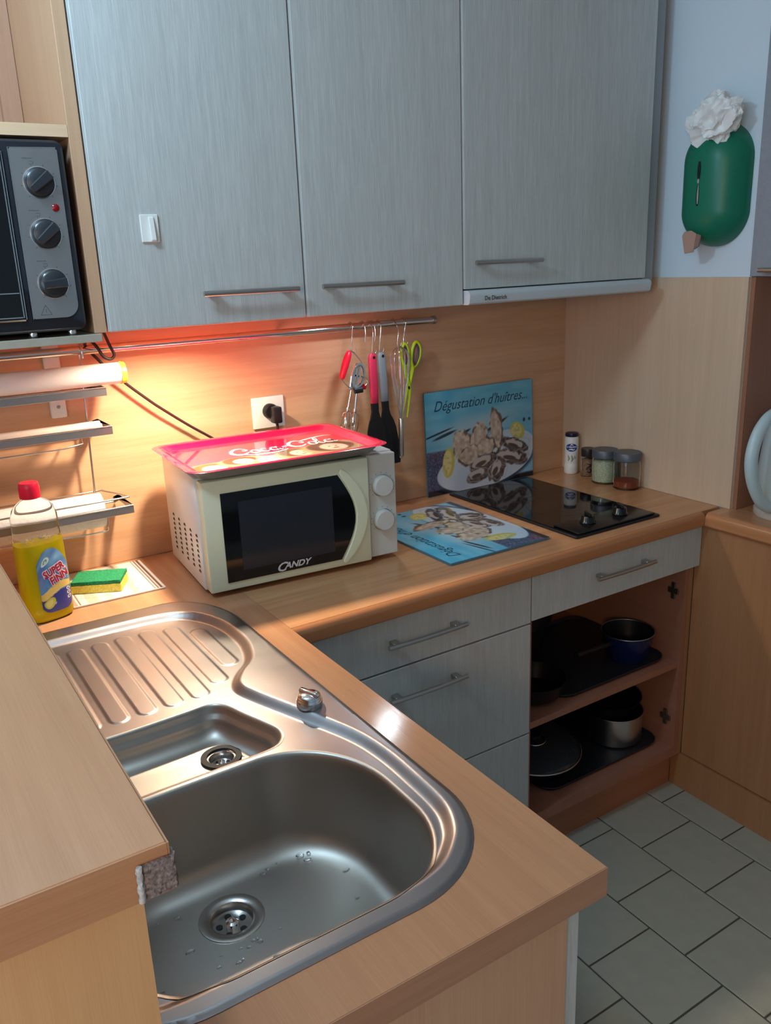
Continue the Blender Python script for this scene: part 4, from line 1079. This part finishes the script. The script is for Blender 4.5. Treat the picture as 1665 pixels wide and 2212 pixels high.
# ------------------------------------------------------------------ utensils on the rail
def s_hook(x, label, x2=None, ztip=1.345, yd=-.070):
    x2 = x if x2 is None else x2
    P = [(x, RY + .0125, 1.393), (x, RY + .0120, 1.405), (x, RY, 1.4128), (x, RY - .0125, 1.404), (x + (x2 - x) * .3, yd + .004, 1.385), (x2, yd, ztip + .012), (x2, yd - .0005, ztip + .001), (x2 + .003, yd - .001, ztip - .003), (x2 + .009, yd - .001, ztip - .001), (x2 + .012, yd - .001, ztip + .007)]
    return base('rail_hook', label, 'hook', tube(catmull(P, 5), .0013, 8), wire_m, 'hooks on the rail', smooth=60)
s_hook(-.120, 'wire hook on the rail holding the red hand beater', -.129, 1.342, -.0665)
s_hook(-.066, 'wire hook on the rail holding the red-handled turner', -.076, 1.334, -.0800)
s_hook(-.037, 'wire hook on the rail holding the grey-handled turner', -.048, 1.334, -.0710)
s_hook(.008, 'wire hook on the rail holding the balloon whisk', -.002, 1.346, -.0850)
s_hook(.041, 'wire hook on the rail holding the lime scissors', .030, 1.3440, -.0655)
for x in (-.086, -.057):
    P = [(x - .005, RY - .0210, 1.362), (x - .001, RY - .0190, 1.385), (x, RY - .0125, 1.405), (x, RY, 1.4128), (x, RY + .0120, 1.404), (x, RY + .0125, 1.392)]
    base('rail_hook', 'empty short wire hook on the rail, %s of the red-handled turner' % ('left' if x < -.07 else 'right'), 'hook', tube(catmull(P, 5), .0013, 8), wire_m, 'hooks on the rail', smooth=60)

# hand beater
eb = thing('hand_beater', 'rotary hand beater with red grip hanging from the rail', 'beater', (-.13, -.08, 1.12))
obj('grip', tube(catmull([(-.1385, -.0730, 1.3440), (-.147, -.0730, 1.325), (-.156, -.0735, 1.303), (-.166, -.0740, 1.277)], 5), [.0045, .0065, .0078, .0085, .0092, .0092, .0095, .0095, .0095, .0095, .0092, .0088, .0085, .008, .0070, .0055], 16), red_pl, eb, smooth=50)
obj('frame_wire', tube(catmull([(-.1385, -.0730, 1.3445), (-.128, -.0730, 1.3395), (-.116, -.0745, 1.326), (-.107, -.0765, 1.312), (-.1085, -.078, 1.300)], 5), .0015, 8), wire_m, eb, smooth=60)
obj('frame_wire', tube(catmull([(-.166, -.0740, 1.2765), (-.158, -.0740, 1.266), (-.149, -.0750, 1.256), (-.1400, -.0770, 1.2500)], 5), .0015, 8), wire_m, eb, smooth=60)
gw = bmesh.new()
ax_g = Matrix.Translation((-.1195, -.0790, 1.2800)) @ Matrix.Rotation(math.radians(16), 4, 'Y')
lathe([(.0175, -.0015), (.0225, -.0008), (.0235, 0), (.0235, .0014), (.0205, .002), (.0175, .0012)], 40, bm=gw, cap0=False, cap1=False, sx=.80, sy=1.45)
for a, b in (((-.014, 0), (.014, 0)), ((0, -.027), (0, .027)), ((-.009, -.02), (-.009, .02))):
    box(min(a[0], b[0]) - .0022, max(a[0], b[0]) + .0022, min(a[1], b[1]) - .0022, max(a[1], b[1]) + .0022, -.0008, .0010, bm=gw)
xf(gw, ax_g @ Matrix.Rotation(PI / 2, 4, 'X'))
obj('gear_wheel', gw, chrome, eb, smooth=40)
gs = prism([(-.0055, .034), (.004, .034), (.0085, .018), (.006, -.034), (-.008, -.034), (-.011, .0)], 'y', -.003, .0045, bev=.0015)
xf(gs, Matrix.Translation((-.1275, -.0720, 1.2790)) @ Matrix.Rotation(math.radians(16), 4, 'Y'))
obj('gear_housing', gs, chrome, eb)
obj('pinion', tube([(-.1310, -.0745, 1.2440), (-.1100, -.0790, 1.2455)], .0085, 20), black_pl, eb, smooth=40)
obj('crank_arm', tube([(-.1100, -.0840, 1.2800), (-.1010, -.0860, 1.2720), (-.0965, -.0870, 1.2620), (-.1050, -.0870, 1.2555)], .0016, 8), wire_m, eb, smooth=60)
obj('crank_knob', tube([(-.1085, -.0660, 1.2555), (-.1000, -.0655, 1.2500), (-.0930, -.0650, 1.2480)], [.0055, .0070, .0065], 14), red_pl, eb, smooth=50)
for (xa, xb, zt, zb) in ((-.1415, -.153, 1.2465, 1.203), (-.1260, -.1325, 1.2370, 1.197)):
    rod = obj('beater', tube([(xa, -.0765, zt), (xb, -.0765, zb)], .0024, 10), chrome, eb, smooth=40)
    obj('ferrule', tube([(xb, -.0765, zb), (xb - .0012, -.0765, zb - .004), (xb - .002, -.0765, zb - .009)], [.0042, .0048, .0040], 12), chrome, rod, smooth=40)
    cc_ = Vector((xb - .0025, -.0765, zb - .009)); dz = Vector((xb - xa, 0, zb - zt)).normalized()
    bl = bmesh.new()
    for k in range(4):
        a = PI / 4 + k * PI / 2; off = Vector((math.cos(a), math.sin(a), 0))
        tube([cc_, cc_ + off * .0095 + dz * .004, cc_ + off * .0120 + dz * .018, cc_ + off * .0125 + dz * .035, cc_ + off * .009 + dz * .054, cc_ + dz * .058], .0021, 6, bl, flat=.5)
    obj('blades', bl, chrome, rod, smooth=50)
# turners
def turner(x, y, zt, label, hm, ang, head):
    t = thing('turner', label, 'spatula', (x, y, zt))
    M_ = Matrix.Rotation(ang, 4, 'Y')
    rings = []
    for z, w_, d_ in ((0, .006, .004), (-.004, .0095, .0055), (-.012, .0115, .0062), (-.05, .0120, .0068), (-.10, .0112, .0064), (-.127, .0105, .0058), (-.128, .009, .005)):
        rings.append([(w_ * math.copysign(abs(math.cos(a)) ** .7, math.cos(a)), d_ * math.copysign(abs(math.sin(a)) ** .7, math.sin(a)), z) for a in [2 * PI * k / 20 for k in range(20)]])
    hnd = obj('handle', xf(loft(rings, cap0=True, cap1=True), M_), hm, t, world=False, smooth=50)
    obj('eyelet', xf(xf(lathe([(.0038, 0), (.0038, .0004)], 16), Matrix.Rotation(PI / 2, 4, 'X')), M_ @ Matrix.Translation((.0015, -.0064, -.0100))), black_rub, hnd, world=False)
    rings = []
    for z, wl, wr, d_ in head:
        rings.append([(-wl, -d_, z), (0, -d_ * 1.15, z), (wr, -d_, z), (wr, d_, z), (0, d_ * .8, z), (-wl, d_, z)])
    obj('head', xf(loft(rings, cap0=True, cap1=True), M_), black_rub, t, world=False, smooth=50)
    return t
hA = [(-.1285, .0100, .0090, .0045), (-.150, .0100, .0090, .0038), (-.165, .0145, .0130, .0030), (-.180, .021, .021, .0024), (-.200, .0265, .0275, .0018), (-.240, .0290, .0330, .0014), (-.285, .0300, .0350, .0012), (-.300, .0285, .0330, .0010)]
turner(-.0765, -.0790, 1.3330, 'black turner with a red silicone handle', red_sil, math.radians(-1), hA)
turner(-.0435, -.0690, 1.3330, 'black turner with a grey silicone handle', grey_sil, math.radians(-3.0), [(z - .0, a * .9, b * 1.0, d_) for z, a, b, d_ in hA])
# balloon whisk, hung loops up
wk = thing('balloon_whisk', 'steel balloon whisk hanging handle down from the rail', 'whisk', (.0, -.075, 1.05))
wax = Vector((.003, -.0860, 1.343)); wdn = Vector((.001, -.0860, 1.156))
for k in range(6):
    a = PI * k / 6 + .2; off = Vector((math.cos(a) * 1.0, math.sin(a) * .42, 0))
    pts = []
    prof_ = [(.0, .0025), (.18, .009), (.45, .019), (.70, .0275), (.86, .0285), (.96, .018), (1.0, .0)]
    for t, r in prof_: pts.append(wdn + (wax - wdn) * t + off * r)
    for t, r in prof_[-2::-1]: pts.append(wdn + (wax - wdn) * t - off * r)
    obj('wire_loop', tube(catmull(pts, 4), .0009, 6), chrome, wk, smooth=60)
obj('handle', tube([(.0008, -.0860, 1.157), (.0008, -.086, 1.1555), (.0, -.086, 1.110), (-.0022, -.086, 1.0590), (-.0024, -.086, 1.0560)], [.0060, .0066, .0068, .0068, .0060], 20), mat('whisk_steel', (.55, .53, .50, 1), .28, metal=1), wk, smooth=40)
obj('end_loop', tube(catmull([(-.0060, -.086, 1.0560), (-.0065, -.086, 1.0530), (-.0025, -.086, 1.0505), (.0015, -.086, 1.0530), (.0012, -.086, 1.0560)], 4), .0014, 8), chrome, wk, smooth=60)
# scissors
sc_t = thing('kitchen_scissors', 'lime green kitchen scissors with purple finger rings hanging half open from the rail', 'scissors', (.045, -.066, 1.15))
def bow(pts, side, y):
    b = obj('half', tube(catmull(pts, 5, True), .0050, 10, closed=True, flat=.9), green_pl, sc_t, smooth=60)
    return b
bwA = [(.030, -.0655, 1.3465), (.0245, -.0655, 1.335), (.0215, -.0655, 1.315), (.0255, -.0655, 1.298), (.0345, -.0655, 1.288), (.0395, -.0655, 1.300), (.0425, -.0655, 1.325), (.0375, -.0655, 1.343)]
bwB = [(.0745, -.0590, 1.3485), (.0655, -.0590, 1.340), (.0590, -.0590, 1.322), (.0570, -.0590, 1.298), (.0630, -.0590, 1.283), (.0745, -.0590, 1.292), (.0845, -.0590, 1.312), (.0850, -.0590, 1.336)]
for bw, arm, yb_ in ((bwA, [(.0290, -.0635, 1.293), (.0350, -.0635, 1.268), (.0420, -.0640, 1.245), (.0460, -.0640, 1.228), (.0440, -.0640, 1.205), (.0350, -.0640, 1.153)], -.0635), (bwB, [(.0600, -.0595, 1.285), (.0540, -.0600, 1.262), (.0480, -.0600, 1.240), (.0400, -.0600, 1.225), (.0330, -.0600, 1.200), (.0210, -.0600, 1.154)], -.0605)):
    hf = bow(bw, 0, yb_)
    cx = sum(p[0] for p in bw) / 8; cz = sum(p[2] for p in bw) / 8
    obj('finger_lining', tube(catmull([(cx + (p[0] - cx) * .62, p[1] - .001, cz + (p[2] - cz) * .80) for p in bw], 5, True), .0034, 8, closed=True), purple_pl, hf, smooth=60)
    ap = catmull(arm, 4); n = len(ap)
    obj('arm', tube(ap, [.0082 - .0052 * (k / (n - 1)) ** 1.3 for k in range(n)], 10, flat=.55), green_pl, hf, smooth=60)
    obj('blade', prism([(arm[-3][0] - .004, arm[-3][2]), (arm[-3][0] + .003, arm[-3][2]), (arm[-1][0] + .0045, arm[-1][2] - .009)], 'y', arm[-1][1] + .0012, arm[-1][1] + .0022), chrome, hf)
obj('pivot_screw', xf(lathe([(.0045, 0), (.0040, .0015), (.001, .0016)], 18), Matrix.Translation((.0425, -.0672, 1.2320)) @ Matrix.Rotation(PI / 2, 4, 'X')), black_pl, sc_t, smooth=40)

# ------------------------------------------------------------------ dish soap
BA = math.radians(14)
bs = thing('dish_soap_bottle', 'clear bottle of yellow dish soap with red cap and blue label', 'bottle', (-.9560, -.238, .9), BA)
ba, bbd, bn = .0480, .0300, 2.8
def sect(a, b, z, n=48, e=bn, dx=0):
    return [(dx + a * math.copysign(abs(math.cos(t)) ** (2 / e), math.cos(t)), b * math.copysign(abs(math.sin(t)) ** (2 / e), math.sin(t)), z) for t in [2 * PI * k / n for k in range(n)]]
def wprof(z):
    tb = [(0, .86), (.006, .97), (.02, 1.0), (.10, .985), (.150, .97), (.170, .93), (.180, .90), (.195, .91), (.212, .90), (.228, .82), (.238, .66), (.244, .46), (.247, .30)]
    for (z0, s0), (z1, s1) in zip(tb, tb[1:]):
        if z <= z1: return s0 + (s1 - s0) * (z - z0) / (z1 - z0)
    return tb[-1][1]
zs = [0, .003, .006, .012, .02, .05, .08, .11, .14, .150, .160, .170, .175, .18, .188, .195, .204, .212, .220, .228, .233, .238, .241, .244, .247]
def bscale_y(z): 
    s = wprof(z); return s if z < .235 else s * (1 + .3 * (z - .235) / .012)
rg = [sect(ba * wprof(z), bbd * bscale_y(z), z + .0003, e=bn if z < .22 else 2.2) for z in zs]
obj('bottle_wall', loft(rg, cap0=True, cap1=True), clear_pl, bs, world=False, smooth=50)
zl = [z for z in zs if z <= .165]
rg = [sect(ba * wprof(z) - .0012, bbd * bscale_y(z) - .0012, (z + .0018) if z == 0 else z) for z in zl] 
obj('soap', loft(rg, cap0=True, cap1=True), soap_m, bs, world=False, smooth=50)
obj('cap', lathe([(.0165, .2480), (.0195, .2495), (.0195, .268), (.0180, .276), (.0165, .2790), (.0165, .2790), (.001, .2792)], 24), mat('cap_red', srgb(206, 18, 52), .35), bs, world=False, smooth=35)
def on_bottle(u, v, e=.0010):
    a = ba * wprof(v); b = bbd * bscale_y(v); q = min(.999, abs(u / a)); return (u, -b * (1 - q ** bn) ** (1 / bn) - e, v)
LU0, LU1, LV0, LV1 = -.0230, .0410, .020, .150
def lab_mask_fn(u, v): # unit label coordinates
    return None
def lab_pt(u, v):
    # arched top, rounded bottom corners
    x = LU0 + (LU1 - LU0) * u
    top = LV1 - .034 * abs(2 * u - .95) ** 2.2; bot = LV0 + .012 * abs(2 * u - 1) ** 5
    z = bot + (top - bot) * v
    return on_bottle(x, z)
def lab_paint(u, v):
    x = u; n = vnoise(u, v * 2, 5, 2)
    c = np.stack([70 + 60 * n * v, 110 + 60 * n, 176 + 20 * n], 1)
    c = blend(c, ell(x, v, .62, .86, .28, .10, .5, 1), (150, 196, 226)); c = blend(c, (.55 - v) * 2 * (v > .35), (110, 164, 200))
    c = blend(c, ell(x, v, .05, .6, .2, .3, 0, 1) * .6, (150, 130, 190))
    lo = (.30 + .20 * (x - .5) - v) / .01 ; c = blend(c, lo, (52, 60, 140))
    bandk = np.minimum(v - (.18 + .24 * x), (.33 + .22 * x) - v) / .008; c = blend(c, bandk, (226, 194, 104))
    c = blend(c, ell(x, v, .24, .15, .20, .09, .2, .1), (196, 190, 70)); c = blend(c, ell(x, v, .22, .15, .13, .06, .2, .2), (214, 208, 120))
    c = blend(c, ell(x, v, .27, .84, .14, .058, 0, .1), (206, 222, 214)); c = blend(c, ell(x, v, .27, .84, .08, .034, 0, .15), (110, 150, 140)); c = blend(c, ell(x, v, .27, .83, .04, .02, 0, .3), (200, 215, 205))
    for yy in (.34, .26, .175): c = blend(c, ell(x, v, .90, yy, .075, .036, 0, .15), (226, 226, 222)); c = blend(c, ell(x, v, .90, yy, .045, .022, 0, .2), (90, 90, 120))
    c = blend(c, ell(x, v, .42, .13, .05, .02, .5, 1) * 1.0, (235, 240, 250))
    return np.clip(c, 0, 255)
lb = printed('label_sheet', 70, 120, lab_pt, lab_paint, vcol('printed_label', .3, .2), bs, world=False)
def ltxt(ang, ox, oz, e):
    ca, sa = math.cos(ang), math.sin(ang); return lambda u, v: on_bottle(ox + u * ca - v * sa, oz + u * sa + v * ca, e)
la = math.radians(19)
for s, ox, oz, sz, sxx in (('SUPER', -.0105, .0905, .0205, .80), ('FINN', .0015, .0745, .0225, .80)):
    text(s, sz, mat('ink_outline', srgb(240, 214, 222), .4), ltxt(la, ox, oz, .0013), lb, bold=.0022, sx=sxx, shear=.05, world=False)
    text(s, sz, mat('ink_red', srgb(176, 18, 52), .4), ltxt(la, ox, oz, .0017), lb, bold=.0006, sx=sxx, shear=.05, world=False)
text('LEMON', .0075, mat('ink_pale', srgb(236, 220, 160), .4), ltxt(math.radians(24), -.004, .052, .0014), lb, sx=.8, world=False)
obj('bubbles', (lambda b: ([lathe([(r, 0), (r * .8, r * .5), (r * .1, r * .6)], 8, (x, y, .1655), bm=b) for x, y, r in [(random.uniform(-.035, .035), random.uniform(-.018, .018), random.uniform(.0015, .004)) for _ in range(26)]], b)[1])(bmesh.new()), mat('foam', (.95, .93, .8, 1), .15, trans=.8, ior=1.2), bs, world=False, smooth=60)

# ------------------------------------------------------------------ card and sponge
cd = thing('ceramic_coaster', 'square striped white tile under the sponge', 'trivet', (-.8145, -.128, .9), math.radians(-1.5))
def card_paint(u, v):
    c = np.tile(np.array([214., 205., 197.]), (len(u), 1)); n = vnoise(u, v, 120, 2)
    for a, b_, col in ((.02, .045, (110, 80, 74)), (.06, .10, (188, 150, 136)), (.115, .13, (110, 80, 74)), (.20, .32, (190, 180, 158)), (.40, .46, (206, 196, 178)), (.66, .74, (196, 186, 166)), (.885, .90, (90, 62, 58)), (.915, .935, (120, 86, 80)), (.945, .975, (96, 66, 62))):
        c = blend(c, np.minimum(u - a, b_ - u) / .004, col)
    r = np.sqrt(((u - .40) / .36) ** 2 + ((v - .42) / .30) ** 2)
    c = blend(c, (1 - np.abs(r - 1) / .03) * .7, (150, 138, 120)); c = blend(c, (1 - np.abs(r - .8) / .02) * .5, (180, 168, 150))
    return np.clip(c - (n[:, None] > .8) * 14, 0, 255)
obj('slab', box(-.102, .102, -.104, .104, .0003, .0048, .001), mat('tile_side', srgb(220, 210, 196), .5), cd, world=False)
printed('printed_face', 150, 60, lambda u, v: (-.1008 + .2016 * u, -.1028 + .2056 * v, .0050), card_paint, print_matt, cd, world=False)
spg = thing('sponge', 'green and yellow scouring sponge on the striped tile', 'sponge', (-.832, -.148, .9052), math.radians(-27))
def spb(z0, z1, ins):
    b = bmesh.new(); nx, ny, nz = 22, 14, 3
    bmesh.ops.create_grid(b, x_segments=nx, y_segments=ny, size=1)
    for v in b.verts: v.co = Vector((v.co.x * (.052 - ins), v.co.y * (.036 - ins), z1))
    ext = bmesh.ops.extrude_face_region(b, geom=list(b.faces)); vs = [e for e in ext['geom'] if isinstance(e, bmesh.types.BMVert)]
    for v in vs: v.co.z = z0
    return b
obj('yellow_foam', lumpy(spb(.0002, .0180, 0), .0010, 120), mat('sponge_yellow', srgb(232, 212, 96), .95, noise=.2, nscale=300, bump=1, bscale=350), spg, world=False)
obj('green_scourer', lumpy(spb(.0190, .0260, .0004), .0008, 150), mat('sponge_green', srgb(34, 132, 84), .95, noise=.35, nscale=260, bump=1, bscale=400), spg, world=False)

# ------------------------------------------------------------------ pans in the open cabinet
pan_dark = mat('pan_black', srgb(22, 23, 28), .35)
tray_dk = mat('oven_tray_enamel', srgb(38, 42, 50), .4, noise=.3, nscale=200)
def rtray(name, label, cx, cy, z, w_, d_, r=.05):
    t = thing(name, label, 'baking tray', (cx, cy, z))
    R_ = lambda i, zz: [(x, y, zz) for x, y in rrect(-w_ / 2 + i, w_ / 2 - i, -d_ / 2 + i, d_ / 2 - i, max(r - i, .01), n=8)]
    obj('pan', loft([R_(.006, .0003), R_(.0, .010), R_(.001, .011), R_(.008, .0035)], cap0=True, cap1=True), tray_dk, t, world=False, smooth=40)
    return t
rtray('baking_tray', 'flat dark baking tray on the upper shelf of the open cabinet', .375, -.350, .4604, .41, .365)
rtray('baking_tray', 'flat dark baking tray on the bottom of the open cabinet', .358, -.350, .1924, .446, .35)
def pot(loc, r, h, m_out, m_in, label, name='saucepan', ha=None, rim=True, rb=None, cat='pan'):
    t = thing(name, label, cat, loc); rb = rb or r * .9
    obj('body', lathe([(rb * .95, .0003), (rb, .004), (r, h), ], 44), m_out, t, world=False, smooth=40)
    bdy = t.children[0]
    # open it: replace the closed solid by an open vessel
    me_ = bpy.data.meshes.new('vessel'); b = lathe([(rb * .95, .0003), (rb, .004), (r, h), (r * 1.02, h + .001), (r * .985, h + .0015), (r * .975, h - .003), (rb * .95, .007), (.001, .007)], 44, cap1=True)
    bmesh.ops.recalc_face_normals(b, faces=b.faces); b.to_mesh(me_); b.free(); me_.materials.append(m_out); me_.materials.append(m_in)
    for p in me_.polygons:
        p.use_smooth = True
        c_ = p.center
        if math.hypot(c_.x, c_.y) < r * .985 and c_.z > .0062 and p.normal.dot(Vector((c_.x, c_.y, 0))) <= 0: p.material_index = 1
    bdy.data = me_
    me_.set_sharp_from_angle(angle=math.radians(40))
    if rim: obj('rim', tube([(r * 1.005 * math.cos(2 * PI * k / 44), r * 1.005 * math.sin(2 * PI * k / 44), h + .0022) for k in range(44)], .0014, 6, closed=True), nickel, t, world=False, smooth=60)
    if ha is not None:
        dx, dy = math.cos(ha), math.sin(ha)
        P = [(dx * (r + .002), dy * (r + .002), h * .80), (dx * (r + .03), dy * (r + .03), h * .85), (dx * (r + .15), dy * (r + .15), h * 1.0)]
        obj('handle', tube(P, [.007, .009, .008], 12), black_pl, t, world=False, smooth=50)
    return t
blue_e = mat('blue_enamel', srgb(18, 32, 78), .2)
pot((.492, -.455, .4645), .072, .078, blue_e, pan_dark, 'small blue enamel saucepan on the dark tray of the upper shelf', ha=math.radians(186), rb=.056)
# big casserole at the back left with a frying pan before it
big_p = pot((.190, -.230, .4715), .145, .115, pan_dark, pan_dark, 'large black casserole at the back of the upper shelf', name='casserole', rim=False, rb=.135)
pot((.2080, -.2350, .5895), .155, .055, mat('pan_dark2', srgb(30, 30, 36), .3), pan_dark, 'black frying pan stacked in the large casserole', name='frying_pan', rim=False, rb=.150)
pot((.135, -.462, .4717), .085, .045, mat('pan_dark3', srgb(26, 27, 36), .3), pan_dark, 'small black frying pan at the front left of the upper shelf', name='frying_pan', rim=False, rb=.07)
steel_p = mat('pot_steel', (.62, .62, .60, 1), .3, metal=1)
sp2 = pot((.492, -.420, .1970), .080, .085, steel_p, pan_dark, 'stainless steel pot on the bottom of the open cabinet', name='cooking_pot', rb=.079)
pot((.478, -.400, .2870), .098, .040, mat('pan_dark4', srgb(24, 25, 32), .3), pan_dark, 'black frying pan resting on the steel pot', name='frying_pan', rim=False, rb=.08)
def lid(loc, r, tilt_m, label):
    t = thing('glass_cover', label, 'lid', loc); t.matrix_basis = Matrix.Translation(loc) @ tilt_m
    obj('dome', lathe([(r, 0), (r * .96, .004), (r * .7, .014), (r * .35, .021), (.001, .023)], 44, cap0=False), mat('lid_glass', (.10, .12, .14, 1), .05, trans=.6), t, world=False, smooth=50)
    obj('rim', tube([(r * math.cos(2 * PI * k / 44), r * math.sin(2 * PI * k / 44), .0012) for k in range(44)], .0026, 8, closed=True), nickel, t, world=False, smooth=60)
    obj('knob', lathe([(.008, .0235), (.007, .030), (.020, .034), (.019, .042), (.001, .044)], 24), black_pl, t, world=False, smooth=40)
    obj('knob_ring', tube([(.0335 * math.cos(2 * PI * k / 30), .0335 * math.sin(2 * PI * k / 30), .0245) for k in range(30)], .0016, 6, closed=True), chrome, t, world=False, smooth=60)
    return t
pot((.190, -.395, .2045), .128, .050, mat('pan_dark5', srgb(28, 29, 36), .3), pan_dark, 'wide black pan under the glass lid on the cabinet bottom', name='frying_pan', rim=False, rb=.10)
lid((.190, -.405, .2625), .130, Matrix.Rotation(math.radians(4), 4, 'X'), 'large glass lid lying on the wide black pan in the cabinet bottom')
